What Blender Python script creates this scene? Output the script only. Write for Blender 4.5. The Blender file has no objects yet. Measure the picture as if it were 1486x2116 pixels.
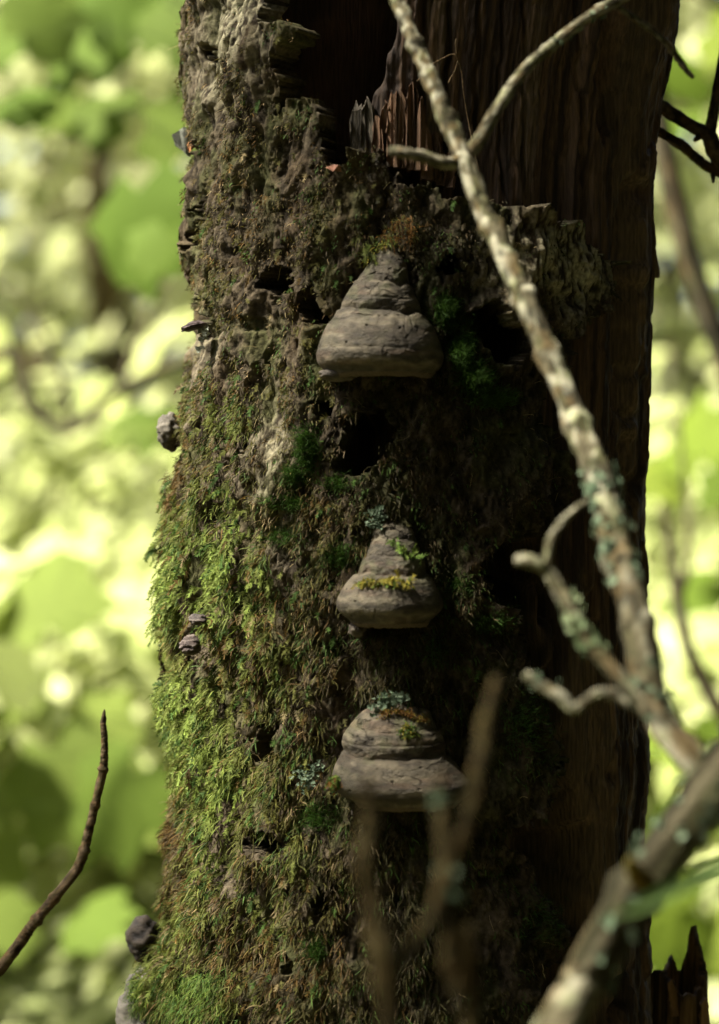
import bpy, math, random
import numpy as np
from mathutils import Vector, Matrix

random.seed(7)
RNG = np.random.default_rng(7)
SC = bpy.context.scene
COL = SC.collection
R_ = math.radians

# ------------------------------------------------------------------ camera, sky, sun, exposure
CAM_D, CAM_Z = 2.0, 1.6                      # camera stands 2 m in front of the trunk, 1.6 m up
cam_data = bpy.data.cameras.new('camera')
cam = bpy.data.objects.new('camera', cam_data)
COL.objects.link(cam)
cam.location = (0, -CAM_D, CAM_Z)
cam.rotation_euler = (R_(90), 0, 0)
cam_data.sensor_fit = 'VERTICAL'
cam_data.sensor_height = 36.0
cam_data.lens = 85.1
cam_data.clip_end = 2000
cam_data.dof.use_dof = True
cam_data.dof.focus_distance = 2.07
cam_data.dof.aperture_fstop = 3.1
SC.camera = cam

SUN_AZ, SUN_EL = 256.0, 54.0                 # degrees: azimuth measured from +Y clockwise towards +X
world = bpy.data.worlds.new('World')
SC.world = world
world.use_nodes = True
wn = world.node_tree.nodes
sky = wn.new('ShaderNodeTexSky')
sky.sky_type = 'NISHITA'
sky.sun_disc = False
sky.sun_elevation = R_(SUN_EL)
sky.sun_rotation = R_(SUN_AZ)
sky.dust_density = 4.0
sky.ozone_density = 0.4
wn['Background'].inputs['Strength'].default_value = 0.05
world.node_tree.links.new(sky.outputs[0], wn['Background'].inputs['Color'])

sun_data = bpy.data.lights.new('sun', 'SUN')
sun = bpy.data.objects.new('sun', sun_data)
COL.objects.link(sun)
sun_data.energy = 5.0
sun_data.angle = R_(4)
sun_data.color = (1.0, 0.95, 0.84)
_a, _e = R_(SUN_AZ), R_(SUN_EL)
TO_SUN = Vector((math.sin(_a) * math.cos(_e), math.cos(_a) * math.cos(_e), math.sin(_e)))
sun.rotation_euler = TO_SUN.to_track_quat('Z', 'Y').to_euler()
sun.location = TO_SUN * 12

vs = SC.view_settings
vs.view_transform = 'Standard'
vs.look = 'None'
vs.gamma = 1.0
vs.use_curve_mapping = False
vs.exposure = 2.85
SC.render.engine = 'CYCLES'
SC.cycles.max_bounces = 6
SC.cycles.diffuse_bounces = 3
SC.cycles.transmission_bounces = 4
SC.cycles.glossy_bounces = 2
SC.cycles.caustics_reflective = False
SC.cycles.caustics_refractive = False
SC.cycles.use_denoising = True
SC.cycles.sample_clamp_indirect = 6.0

# ------------------------------------------------------------------ helpers
PXM = 36.0 / 85.1 / 2116.0                   # metres per photograph pixel per metre of distance

def P(px, py, d):
    """photograph pixel at distance d from the camera -> world point"""
    return np.array([(px - 743.0) * PXM * d, d - CAM_D, CAM_Z - (py - 1058.0) * PXM * d])

def to_px(X, Y, Z):
    d = Y + CAM_D
    return 743.0 + X / (PXM * d), 1058.0 - (Z - CAM_Z) / (PXM * d)

def _hash(ix, iy, iz, seed):
    h = (ix.astype(np.int64) * 374761393 + iy.astype(np.int64) * 668265263
         + iz.astype(np.int64) * 2147483647 + seed * 974634777)
    h = h & 0xFFFFFFFF
    h = (h ^ (h >> 13)) * 1274126177 & 0xFFFFFFFF
    h = (h ^ (h >> 16)) * 2246822519 & 0xFFFFFFFF
    h = h ^ (h >> 15)
    return (h & 0xFFFFFF) / float(0xFFFFFF) * 2.0 - 1.0

def vnoise(x, y, z, seed=0):
    x, y, z = np.broadcast_arrays(np.asarray(x, float), np.asarray(y, float), np.asarray(z, float))
    ix, iy, iz = np.floor(x), np.floor(y), np.floor(z)
    fx, fy, fz = x - ix, y - iy, z - iz
    ux, uy, uz = [f * f * f * (f * (f * 6 - 15) + 10) for f in (fx, fy, fz)]
    r = 0
    for dx in (0, 1):
        wx = ux if dx else 1 - ux
        for dy in (0, 1):
            wy = uy if dy else 1 - uy
            for dz in (0, 1):
                wz = uz if dz else 1 - uz
                r = r + wx * wy * wz * _hash(ix + dx, iy + dy, iz + dz, seed)
    return r

def fbm(x, y, z, octaves=4, seed=0, gain=0.5, lac=2.03):
    a, s, t = 1.0, 0.0, 0.0
    for k in range(octaves):
        s = s + a * vnoise(x, y, z, seed + 31 * k)
        t += a
        a *= gain
        x, y, z = x * lac + 3.7, y * lac + 1.3, z * lac + 5.1
    return s / t * 1.6

def smooth(a, b, x):
    t = np.clip((x - a) / (b - a), 0, 1)
    return t * t * (3 - 2 * t)

def lerp(a, b, t):
    t = np.asarray(t)[..., None] if np.ndim(a) >= 1 or np.ndim(b) >= 1 else t
    return np.asarray(a) * (1 - t) + np.asarray(b) * t

def blur2(m, r, n=2):
    """box blur of a 2-D array, r cells, n passes"""
    for _ in range(n):
        for ax in (0, 1):
            c = np.cumsum(np.concatenate([np.repeat(np.take(m, [0], ax), r + 1, ax), m,
                                          np.repeat(np.take(m, [-1], ax), r, ax)], ax), ax)
            k = 2 * r + 1
            L = m.shape[ax]
            m = (np.take(c, range(k, k + L), ax) - np.take(c, range(0, L), ax)) / k
    return m

def in_poly(px, py, poly):
    inside = np.zeros(px.shape, bool)
    n = len(poly)
    for i in range(n):
        x1, y1 = poly[i]
        x2, y2 = poly[(i + 1) % n]
        if y1 == y2:
            continue
        c = ((y1 > py) != (y2 > py)) & (px < (x2 - x1) * (py - y1) / (y2 - y1) + x1)
        inside ^= c
    return inside

def blobs(px, py, lst):
    """sum of soft ellipses: (x, y, rx, ry, amount)"""
    r = np.zeros(px.shape)
    for x, y, rx, ry, a in lst:
        r = r + a * np.exp(-(((px - x) / rx) ** 2 + ((py - y) / ry) ** 2))
    return r

def np_mesh(name, V, F, col=None, smooth_shade=True):
    V = np.ascontiguousarray(V, np.float32)
    me = bpy.data.meshes.new(name)
    if isinstance(F, np.ndarray):
        F = [F]
    F = [np.asarray(f, np.int32) for f in F if len(f)]
    loops = np.concatenate([f.ravel() for f in F])
    sizes = np.concatenate([np.full(len(f), f.shape[1], np.int32) for f in F])
    starts = np.concatenate([[0], np.cumsum(sizes)[:-1]]).astype(np.int32)
    me.vertices.add(len(V))
    me.vertices.foreach_set('co', V.ravel())
    me.loops.add(len(loops))
    me.loops.foreach_set('vertex_index', loops)
    me.polygons.add(len(sizes))
    me.polygons.foreach_set('loop_start', starts)
    me.polygons.foreach_set('loop_total', sizes)
    me.polygons.foreach_set('use_smooth', np.full(len(sizes), smooth_shade, bool))
    me.update(calc_edges=True)
    if col is not None:
        at = me.color_attributes.new('Col', 'FLOAT_COLOR', 'POINT')
        c4 = np.ones((len(V), 4), np.float32)
        c4[:, :3] = np.clip(col, 0, 1)
        at.data.foreach_set('color', c4.ravel())
    return me

def link(name, me, mat=None, parent=None, loc=None):
    o = bpy.data.objects.new(name, me)
    COL.objects.link(o)
    if mat is not None and not me.materials:
        me.materials.append(mat)
    if loc is not None:
        o.location = loc
    if parent is not None:
        o.parent = parent
    return o

def tag(o, label=None, cat=None, group=None, kind=None):
    for k, v in (('label', label), ('category', cat), ('group', group), ('kind', kind)):
        if v:
            o[k] = v
    return o

def thing(name, loc, label, cat, group=None):
    o = bpy.data.objects.new(name, None)
    o.empty_display_size = 0.02
    COL.objects.link(o)
    o.location = loc
    return tag(o, label, cat, group)

def grid_faces(nr, nc, off=0, wrap=False):
    r = np.arange(nr - 1)[:, None]
    c = np.arange(nc if wrap else nc - 1)[None, :]
    c2 = (c + 1) % nc
    a = r * nc + c
    b = r * nc + c2
    return (np.stack([a, b, b + nc, a + nc], -1).reshape(-1, 4) + off).astype(np.int32)

# ------------------------------------------------------------------ materials
def new_mat(name):
    m = bpy.data.materials.new(name)
    m.use_nodes = True
    nt = m.node_tree
    return m, nt, nt.nodes, nt.links, nt.nodes['Principled BSDF']

def col_mat(name, rough=0.9, spec=0.25, noise_scale=300.0, var=0.35, bump=0.0, bump_scale=600.0,
            stretch=(1, 1, 1), translucent=0.0, base=None):
    """vertex colour (or a base colour) broken up by object-space noise, fine bump"""
    m, nt, N, L, pb = new_mat(name)
    tc = N.new('ShaderNodeTexCoord')
    mp = N.new('ShaderNodeMapping')
    mp.inputs['Scale'].default_value = stretch
    L.new(tc.outputs['Object'], mp.inputs['Vector'])
    no = N.new('ShaderNodeTexNoise')
    no.inputs['Scale'].default_value = noise_scale
    no.inputs['Detail'].default_value = 5
    L.new(mp.outputs[0], no.inputs['Vector'])
    mr = N.new('ShaderNodeMapRange')
    mr.inputs['From Min'].default_value = 0.3
    mr.inputs['From Max'].default_value = 0.7
    mr.inputs['To Min'].default_value = 1 - var
    mr.inputs['To Max'].default_value = 1 + var
    L.new(no.outputs['Fac'], mr.inputs['Value'])
    if base is None:
        at = N.new('ShaderNodeVertexColor')
        at.layer_name = 'Col'
        src = at.outputs['Color']
    else:
        rgb = N.new('ShaderNodeRGB')
        rgb.outputs[0].default_value = (*base, 1)
        src = rgb.outputs[0]
    mx = N.new('ShaderNodeVectorMath')
    mx.operation = 'SCALE'
    L.new(src, mx.inputs[0])
    L.new(mr.outputs[0], mx.inputs['Scale'])
    L.new(mx.outputs[0], pb.inputs['Base Color'])
    pb.inputs['Roughness'].default_value = rough
    pb.inputs['Specular IOR Level'].default_value = spec
    if bump:
        n2 = N.new('ShaderNodeTexNoise')
        n2.inputs['Scale'].default_value = bump_scale
        n2.inputs['Detail'].default_value = 6
        n2.inputs['Roughness'].default_value = 0.65
        L.new(mp.outputs[0], n2.inputs['Vector'])
        bp = N.new('ShaderNodeBump')
        bp.inputs['Strength'].default_value = bump
        bp.inputs['Distance'].default_value = 0.002
        L.new(n2.outputs['Fac'], bp.inputs['Height'])
        L.new(bp.outputs[0], pb.inputs['Normal'])
    if translucent:
        tr = N.new('ShaderNodeBsdfTranslucent')
        L.new(mx.outputs[0], tr.inputs['Color'])
        ms = N.new('ShaderNodeMixShader')
        ms.inputs[0].default_value = translucent
        L.new(pb.outputs[0], ms.inputs[1])
        L.new(tr.outputs[0], ms.inputs[2])
        L.new(ms.outputs[0], N['Material Output'].inputs['Surface'])
    return m

M_BARK = col_mat('bark', 0.95, 0.15, 260, 0.45, 0.9, 420)
M_WOOD = col_mat('rotten_wood', 0.75, 0.3, 380, 0.5, 0.9, 500, stretch=(1, 1, 0.09))
M_MOSS = col_mat('moss', 0.7, 0.2, 120, 0.25, translucent=0.3)
M_FUNGUS = col_mat('fungus_crust', 0.7, 0.3, 130, 0.32, 0.9, 330, stretch=(1, 1, 1.8))
M_PORE = col_mat('fungus_pores', 0.9, 0.1, 900, 0.3, 0.5, 1500, base=(0.11, 0.085, 0.06))
M_TWIG = col_mat('twig_bark', 0.9, 0.08, 220, 0.35, 0.6, 500)
M_LICHEN = col_mat('lichen', 0.9, 0.1, 300, 0.25, 0.3, 700, translucent=0.15)
M_LEAF = col_mat('leaf', 0.7, 0.05, 40, 0.2, translucent=0.5)
M_LEAF_FAR = col_mat('far_leaf', 0.6, 0.15, 8, 0.15, translucent=0.55)
M_FLAKE = col_mat('wood_chip', 0.7, 0.3, 300, 0.3, 0.5, 500)

# ------------------------------------------------------------------ ground
def ground_z(x, y):
    return 0.10 * vnoise(x * 0.35, y * 0.35, 0 * x, 5) + 0.04 * vnoise(x * 1.7, y * 1.7, 0 * x, 6) - 0.05 + np.clip((y - 3) * 0.02, 0, 2)

def build_ground():
    s = np.concatenate([-np.geomspace(900, 8.2, 26), np.linspace(-8, 8, 65), np.geomspace(8.2, 900, 26)])
    X, Y = np.meshgrid(s, s)
    Z = ground_z(X, Y)
    V = np.stack([X, Y, Z], -1).reshape(-1, 3)
    n = fbm(V[:, 0] * 2, V[:, 1] * 2, V[:, 2] * 0, 3, 9)
    c = lerp(np.array([0.055, 0.040, 0.022]), np.array([0.04, 0.055, 0.015]), smooth(-0.3, 0.4, n))
    me = np_mesh('forest_floor', V, grid_faces(len(s), len(s)), c)
    m = col_mat('forest_floor', 0.95, 0.1, 9, 0.5, 1.0, 30)
    return tag(link('ground', me, m), 'mossy forest floor strewn with brown leaf litter', 'ground', kind='structure')
build_ground()

# ------------------------------------------------------------------ the dead trunk
YC = 0.208                                   # depth of the trunk's axis
D_EDGE = 2.198                               # distance at which the outline is seen
_EY = [0, 150, 300, 450, 600, 700, 800, 900, 1000, 1100, 1250, 1400, 1500, 1650, 1800, 1900, 1980, 2050, 2116]
_EL = [394, 388, 398, 388, 396, 396, 386, 382, 376, 370, 372, 374, 378, 372, 366, 362, 352, 342, 334]
_RY = [0, 60, 150, 200, 300, 400, 570, 610, 900, 1100, 1400, 1500, 1600, 1700, 1900, 2000, 2116]
_RX = [1402, 1394, 1378, 1364, 1350, 1340, 1340, 1336, 1328, 1322, 1325, 1331, 1333, 1323, 1332, 1336, 1342]

def trunk_axis(z):
    py = 1058.0 - (np.asarray(z) - CAM_Z) / (PXM * D_EDGE)
    l = np.interp(py, _EY, _EL)
    r = np.interp(py, _RY, _RX)
    ext = np.clip(py - 2116, 0, 4000) * 0.04
    l, r = l - ext, r + ext * 0.6
    return ((l + r) / 2 - 743.0) * PXM * D_EDGE, (r - l) / 2 * PXM * D_EDGE

def surf(px, py, off=0.0):
    """point and outward normal on the trunk's round face behind a photograph pixel"""
    t = 0.0
    d = 2.0
    for _ in range(8):
        z = P(px, py, d)[2]
        xc, R = trunk_axis(z)
        R = R + off
        x = P(px, py, d)[0]
        s = np.clip((x - xc) / R, -0.999, 0.999)
        t = math.asin(s)
        d = CAM_D + YC - R * math.cos(t)
    return np.array([xc + R * math.sin(t), YC - R * math.cos(t), P(px, py, d)[2]]), np.array([math.sin(t), -math.cos(t), 0.0]), t

BARK_EDGE = [(540, -400), (540, 5), (546, 40), (566, 56), (600, 46), (632, 62), (630, 84), (600, 92), (574, 104), (568, 140),
             (572, 190), (556, 232), (588, 206), (622, 204), (664, 222), (668, 262), (654, 292), (664, 322), (690, 346),
             (716, 346), (742, 310), (790, 308), (800, 340), (816, 384), (850, 392), (884, 378), (912, 404), (960, 402),
             (1005, 414), (1040, 422), (1098, 424), (1132, 430), (1160, 456), (1215, 458), (1226, 490), (1252, 506),
             (1275, 546), (1270, 600), (1256, 656), (1204, 664), (1170, 720), (1150, 800), (1140, 850), (1152, 915),
             (1182, 938), (1186, 1000), (1176, 1060), (1130, 1090), (1085, 1110), (1020, 1120), (990, 1180), (1000, 1230), (1064, 1262), (1082, 1360),
             (1130, 1410), (1142, 1500), (1146, 1600), (1126, 1690), (1060, 1700), (1030, 1740), (1070, 1764), (1100, 1800),
             (1112, 1850), (1160, 1868), (1166, 1930), (1150, 1990), (1110, 2050), (1104, 2116), (1110, 2700), (1150, 5500)]
BARK_POLY = BARK_EDGE + [(-9000, 5500), (-9000, -400)]
HOLES = [(748, 920, 52, 56), (730, 955, 44, 28), (775, 880, 40, 46), (560, 582, 33, 28), (640, 630, 30, 38), (660, 645, 18, 26),
         (405, 628, 11, 42), (1010, 670, 46, 50), (1050, 715, 42, 44), (935, 545, 18, 16), (545, 1528, 26, 48),
         (500, 935, 9, 34), (660, 1862, 22, 26), (550, 1742, 40, 24), (660, 840, 22, 16), (402, 330, 7, 55), (404, 470, 7, 60),
         (428, 110, 8, 26), (432, 232, 6, 18), (1045, 700, 50, 40), 
         (650, 1700, 16, 20), (600, 1990, 14, 26), (480, 1450, 10, 18), (690, 1262, 10, 14)]

def hole_mask(px, py, grow=0.0):
    m = np.zeros(px.shape, bool)
    for x, y, rx, ry in HOLES:
        m |= ((px - x) / (rx + grow)) ** 2 + ((py - y) / (ry + grow)) ** 2 < 1
    return m

DEEP = [([(520, -400), (800, -400), (795, 60), (775, 150), (735, 195), (706, 265), (700, 350), (640, 340), (560, 300), (520, 120)], 0.14),
        ([(960, 1060), (1150, 1070), (1160, 1250), (1140, 1350), (1190, 1450), (1215, 1600), (1240, 1720), (1250, 2200), (1080, 2200), (980, 1700), (1040, 1500)], 0.075),
        ([(826, 345), (858, 345), (862, 395), (828, 400)], 0.05)]
# long dark splits in the wood: polyline, half width px, depth
SPLITS = [([(1290, -50), (1296, 120), (1282, 300)], 12, 0.02), ([(1318, 350), (1308, 560), (1300, 700), (1304, 900)], 9, 0.02),
          ([(1306, 880), (1312, 1000), (1300, 1080)], 7, 0.015), ([(1208, 640), (1206, 900)], 6, 0.012),
          ([(1120, -50), (1124, 300), (1118, 420)], 4, 0.006), ([(1010, -50), (1004, 200), (1016, 400)], 5, 0.007),
          ([(935, -50), (930, 250), (940, 380)], 6, 0.010), ([(1240, -50), (1246, 300), (1238, 620)], 4, 0.006),
          ([(1180, 1050), (1190, 1300), (1205, 1500)], 5, 0.008), ([(1282, 1570), (1290, 1640)], 6, 0.012),
          ([(1262, 1100), (1268, 1400), (1262, 1700)], 3, 0.005), ([(1300, 1980), (1296, 2150)], 8, 0.015),
          ([(1070, -50), (1066, 220), (1072, 420)], 3, 0.005), ([(870, -50), (874, 120), (868, 330)], 5, 0.007)]

def split_depth(px, py):
    d = np.zeros(px.shape)
    for line, hw, dep in SPLITS:
        ys = [p[1] for p in line]
        xs = [p[0] for p in line]
        x0 = np.interp(py, ys, xs) + 5 * vnoise(py * 0.03, 0 * py, 0 * py, 11)
        end = smooth(ys[0], ys[0] + 40, py) * smooth(ys[-1], ys[-1] - 60, py)
        d = np.maximum(d, dep * end * np.exp(-np.abs((px - x0) / (hw * (0.5 + 0.7 * end))) ** 3))
    return d

Z_LO, Z_HI = 1.10, 2.10

def trunk_grid(nt, nz, t0=-100, t1=100, back=26, pre=0):
    th = np.concatenate([np.linspace(-180, t0 - (60 if pre else 0), back)[:-1]] + ([np.linspace(t0 - 60, t0, pre)[:-1]] if pre else []) + [np.linspace(t0, t1, nt), np.linspace(t1, 180, back)[1:]])
    zz = np.concatenate([np.linspace(-0.15, Z_LO, 60)[:-1], np.linspace(Z_LO, Z_HI, nz), np.linspace(Z_HI, 3.1, 46)[1:]])
    T, Z = np.meshgrid(np.radians(th), zz)
    xc, R = trunk_axis(Z)
    return T, Z, xc, R

def flare(Z):
    return np.clip(0.5 - Z, 0, 1) ** 2 * 0.35

def wood_radius(T, Z, xc, R):
    X, Y = xc + R * np.sin(T), YC - R * np.cos(T)
    px, py = to_px(X, Y, Z)
    front = np.cos(T) > -0.2
    tq, zq = T * 0.208, Z
    side = smooth(R_(35), R_(70), T) * smooth(R_(200), R_(150), T)
    r = R - 0.026 * (1 - side) - 0.002
    # fibres run up the trunk
    fib = fbm(tq * 190, zq * 5, 0 * Z, 4, 21)
    slab = fbm(tq * 28, zq * 2.2, 0 * Z + 4, 3, 22)
    step = vnoise(tq * 34 + 0.9 * vnoise(zq * 7, tq * 9, 0 * Z, 3), zq * 5.5, 0 * Z, 23)
    calm = smooth(-0.5, 0.5, vnoise(tq * 14, zq * 3.0, 0 * Z + 8, 26))
    r = r + 0.0020 * fib * (0.35 + 0.9 * calm) + 0.0045 * slab + 0.0022 * np.sign(step) * smooth(0.0, 0.05, np.abs(step))
    r = r + 0.0009 * vnoise(tq * 500, zq * 26, 0 * Z, 24) + 0.0010 * vnoise(tq * 260, zq * 160, 0 * Z, 25) - 0.0016 * smooth(0.55, 0.8, vnoise(tq * 60, zq * 70, 0 * Z, 27))
    r = r + flare(Z)
    jx = px + 10 * vnoise(px * 0.02, py * 0.02, 0 * px, 41) + 16 * vnoise(px * 0.11, py * 0.012, 0 * px, 43)
    jy = py + 14 * vnoise(px * 0.03, py * 0.02, 0 * px, 42)
    dep = np.zeros(px.shape)
    for poly, dd in DEEP:
        dep = np.maximum(dep, dd * (in_poly(jx, jy, poly) & front))
    dep = np.maximum(dep, 0.05 * (hole_mask(jx, jy, 10) & front))
    r = r - split_depth(px, py) * front
    return r, dep, px, py, front

def bark_relief(T, Z, px, py):
    tq, zq = T * 0.208, Z
    lump = fbm(tq * 22, zq * 16, 0 * Z, 3, 51)
    mid = fbm(tq * 75, zq * 55, 0 * Z, 3, 52)
    fine = fbm(tq * 330, zq * 120, 0 * Z, 3, 53)
    ridge = 1 - np.abs(vnoise(tq * 60 + 0.5 * mid, zq * 22, 0 * Z, 54)) * 2
    crack = np.clip(0.14 - np.abs(vnoise(tq * 38 + 0.25 * fine, zq * 13 + 0.3 * mid, 0 * Z, 55)), 0, 1) / 0.14
    crack2 = np.clip(0.10 - np.abs(vnoise(tq * 30, zq * 45 + 0.3 * mid, 0 * Z, 56)), 0, 1) / 0.10
    h = 0.0100 * lump + 0.0042 * mid + 0.0014 * fine + 0.0010 * ridge - 0.0030 * crack - 0.0012 * crack2
    pit = smooth(0.50, 0.80, vnoise(tq * 70, zq * 50, 0 * Z, 57))
    return h - 0.005 * pit, lump, mid, fine, crack

trunk = thing('dead_tree_trunk', (0.02, YC, 0), 'rotting dead tree trunk with peeling mossy bark and exposed brown wood', 'tree')
T_LOC = np.array([0.02, YC, 0])

def build_wood():
    T, Z, xc, R = trunk_grid(420, 340, -42, 100, 16, 40)
    r, dep, px, py, front = wood_radius(T, Z, xc, R)
    dep = blur2(dep, 2, 2)
    r = r - dep
    V = np.stack([xc + r * np.sin(T), YC - r * np.cos(T), Z], -1)
    tq = T * 0.208
    s1 = fbm(tq * 160, Z * 4, 0 * Z, 3, 61)
    s2 = fbm(tq * 20, Z * 3, 0 * Z, 3, 62)
    s3 = fbm(tq * 60, Z * 30, 0 * Z, 3, 63)
    c = lerp(np.array([0.026, 0.015, 0.008]), np.array([0.095, 0.056, 0.029]), smooth(-0.5, 0.6, s1))
    c = lerp(c, np.array([0.15, 0.105, 0.06]), 0.55 * smooth(0.1, 0.7, s2))
    c = lerp(c, np.array([0.10, 0.052, 0.026]), 0.4 * smooth(0.15, 0.6, s3) * smooth(R_(20), R_(-5), T) * smooth(0.03, 0.0, dep))
    me = np_mesh('heartwood', V.reshape(-1, 3) - T_LOC, grid_faces(*T.shape), c.reshape(-1, 3))
    link('heartwood', me, M_WOOD, trunk)
build_wood()

LIFT = None
def build_bark():
    T, Z, xc, R = trunk_grid(470, 800, -112, 62, 24)
    X, Y = xc + R * np.sin(T), YC - R * np.cos(T)
    px, py = to_px(X, Y, Z)
    front = np.cos(T) > -0.1
    h, lump, mid, fine, crack = bark_relief(T, Z, px, py)
    jx = px + 16 * fbm(px * 0.03, py * 0.03, 0 * px, 4, 71) + 7 * vnoise(px * 0.12, py * 0.12, 0 * px, 77)
    jy = py + 14 * fbm(px * 0.03, py * 0.03, 0 * px + 9, 4, 72)
    mask = in_poly(jx, jy, BARK_POLY) & ~hole_mask(jx, jy)
    mask = np.where(front, mask, T < 0)
    mask &= (T < R_(95)) & (T > R_(-176))
    b = blur2(mask.astype(float), 4, 2)
    lift = np.clip(1 - b, 0, 1) * 2
    edge_curl = lift * (0.003 + 0.003 * vnoise(T * 8, Z * 30, 0 * Z, 73))
    r_top = R + h + edge_curl - 0.002 + flare(Z)
    rw, dep, _, _, _ = wood_radius(T, Z, xc, R)
    rw = np.minimum(rw - dep - 0.004, r_top - 0.012)
    r = np.where(mask, r_top, np.maximum(rw, r_top - 0.03))
    V = np.stack([xc + r * np.sin(T), YC - r * np.cos(T), Z], -1)
    # colour: grey brown bark, pale weathered patches, greenish algae stain
    pale = smooth(0.0, 0.8, fbm(T * 5, Z * 14, 0 * Z, 4, 74))
    c = lerp(np.array([0.030, 0.023, 0.014]), np.array([0.085, 0.066, 0.041]), smooth(-0.5, 0.6, fine + 0.6 * mid))
    c = lerp(c, np.array([0.13, 0.108, 0.072]), 0.6 * pale * smooth(-0.2, 0.5, fine))
    bare = np.clip(blobs(px, py, [(490, 40, 60, 110, 1.0), (440, 150, 40, 80, 0.6), (560, 960, 40, 130, 0.6), (420, 700, 50, 60, 0.25),
                                  (1110, 520, 110, 90, 0.8), (1210, 560, 70, 90, 0.8)]), 0, 1)
    c = lerp(c, np.array([0.36, 0.33, 0.21]), 0.9 * bare * smooth(-0.5, 0.3, fine))
    green = smooth(-0.1, 0.6, fbm(T * 7, Z * 20, 0 * Z + 3, 4, 75)) * (1 - 0.7 * bare)
    c = lerp(c, np.array([0.060, 0.066, 0.020]), 0.6 * green)
    c = lerp(c, np.array([0.065, 0.045, 0.024]), 0.55 * smooth(0.2, 0.7, fbm(T * 9, Z * 26, 0 * Z + 7, 3, 76)))
    c = c * (1 - 0.35 * (1 - smooth(960, 1060, px) * smooth(760, 660, py)) * smooth(600, 860, px + 60 * vnoise(px * 0.01, py * 0.01, 0 * px, 86)))[..., None]  # shade right of centre painted into the bark colour, except the upper right plate
    nr, nc = T.shape
    F = grid_faces(nr, nc)
    mk = mask.ravel()
    keep = mk[F].any(1)
    F = F[keep]
    used = np.zeros(nr * nc, bool)
    used[F.ravel()] = True
    idx = np.cumsum(used) - 1
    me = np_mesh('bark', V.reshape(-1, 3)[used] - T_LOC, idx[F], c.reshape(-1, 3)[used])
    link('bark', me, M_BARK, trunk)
build_bark()

# ------------------------------------------------------------------ moss growing on the bark
LIME = [(470, 1060, 55, 90, 1.0), (440, 1180, 70, 80, 0.9), (350, 1130, 40, 130, 0.9), (500, 1280, 70, 60, 0.7), (400, 1250, 40, 70, 0.9),
        (420, 1530, 70, 90, 1.0), (390, 1430, 50, 60, 0.8), (440, 1740, 60, 90, 0.8), (480, 1620, 70, 60, 0.7), (340, 2020, 60, 70, 0.8), (400, 1900, 60, 60, 0.6),
        (560, 1380, 70, 70, 0.5), (540, 1190, 60, 50, 0.5), (470, 860, 50, 60, 0.6), (640, 1590, 50, 30, 0.5), (540, 580, 30, 20, 0.5), (365, 790, 18, 70, 0.8),
        (620, 1760, 50, 60, 0.4), (560, 1900, 60, 60, 0.4), (520, 2060, 60, 50, 0.4), (770, 520, 20, 40, 0.8)]
RUST = [(360, 1020, 20, 70, 1.0), (400, 1170, 18, 50, 0.5), (375, 1720, 24, 60, 1.0), (480, 1330, 50, 50, 0.6), (420, 60, 30, 80, 0.6), (400, 970, 40, 60, 0.4),
        (520, 560, 120, 160, 0.35), (480, 370, 90, 60, 0.45), (600, 430, 80, 60, 0.4), (680, 1980, 90, 90, 0.5), (560, 2010, 80, 80, 0.5), (600, 1340, 90, 90, 0.35),
        (830, 470, 40, 20, 0.7), (430, 1950, 80, 50, 0.4), (660, 1820, 60, 60, 0.5), (640, 1180, 80, 80, 0.2), (390, 1840, 30, 70, 0.6)]
CUSHION = [(925, 645, 20, 26, 0.9), (952, 720, 22, 40, 1.0), (978, 785, 28, 32, 1.0), (1020, 825, 40, 18, 0.7), (640, 930, 20, 40, 0.8), (612, 985, 16, 20, 0.4), (600, 1040, 30, 14, 0.3),
           (704, 1150, 30, 22, 0.4), (585, 1110, 40, 14, 0.2), (655, 1690, 32, 22, 0.35), (945, 1210, 22, 20, 0.2), (700, 1000, 24, 12, 0.2),
           (1010, 1290, 40, 24, 0.3), (660, 1960, 24, 24, 0.3), (900, 1340, 30, 30, 0.2), (1080, 1500, 40, 60, 0.4), (1100, 1900, 40, 40, 0.2)]
BARE = [(480, 30, 70, 110, 1.2), (430, 200, 40, 110, 0.8), (560, 950, 45, 110, 0.75), (410, 700, 60, 50, 0.8), (1120, 500, 110, 70, 0.7), (640, 1105, 50, 16, 0.8),
        (520, 100, 60, 60, 0.5), (400, 676, 26, 30, 1.2), (412, 1284, 20, 20, 1.0), (394, 1338, 24, 26, 1.0), (352, 892, 24, 34, 0.8), (1170, 970, 30, 60, 0.7), (1100, 1900, 60, 60, 0.5)]

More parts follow.
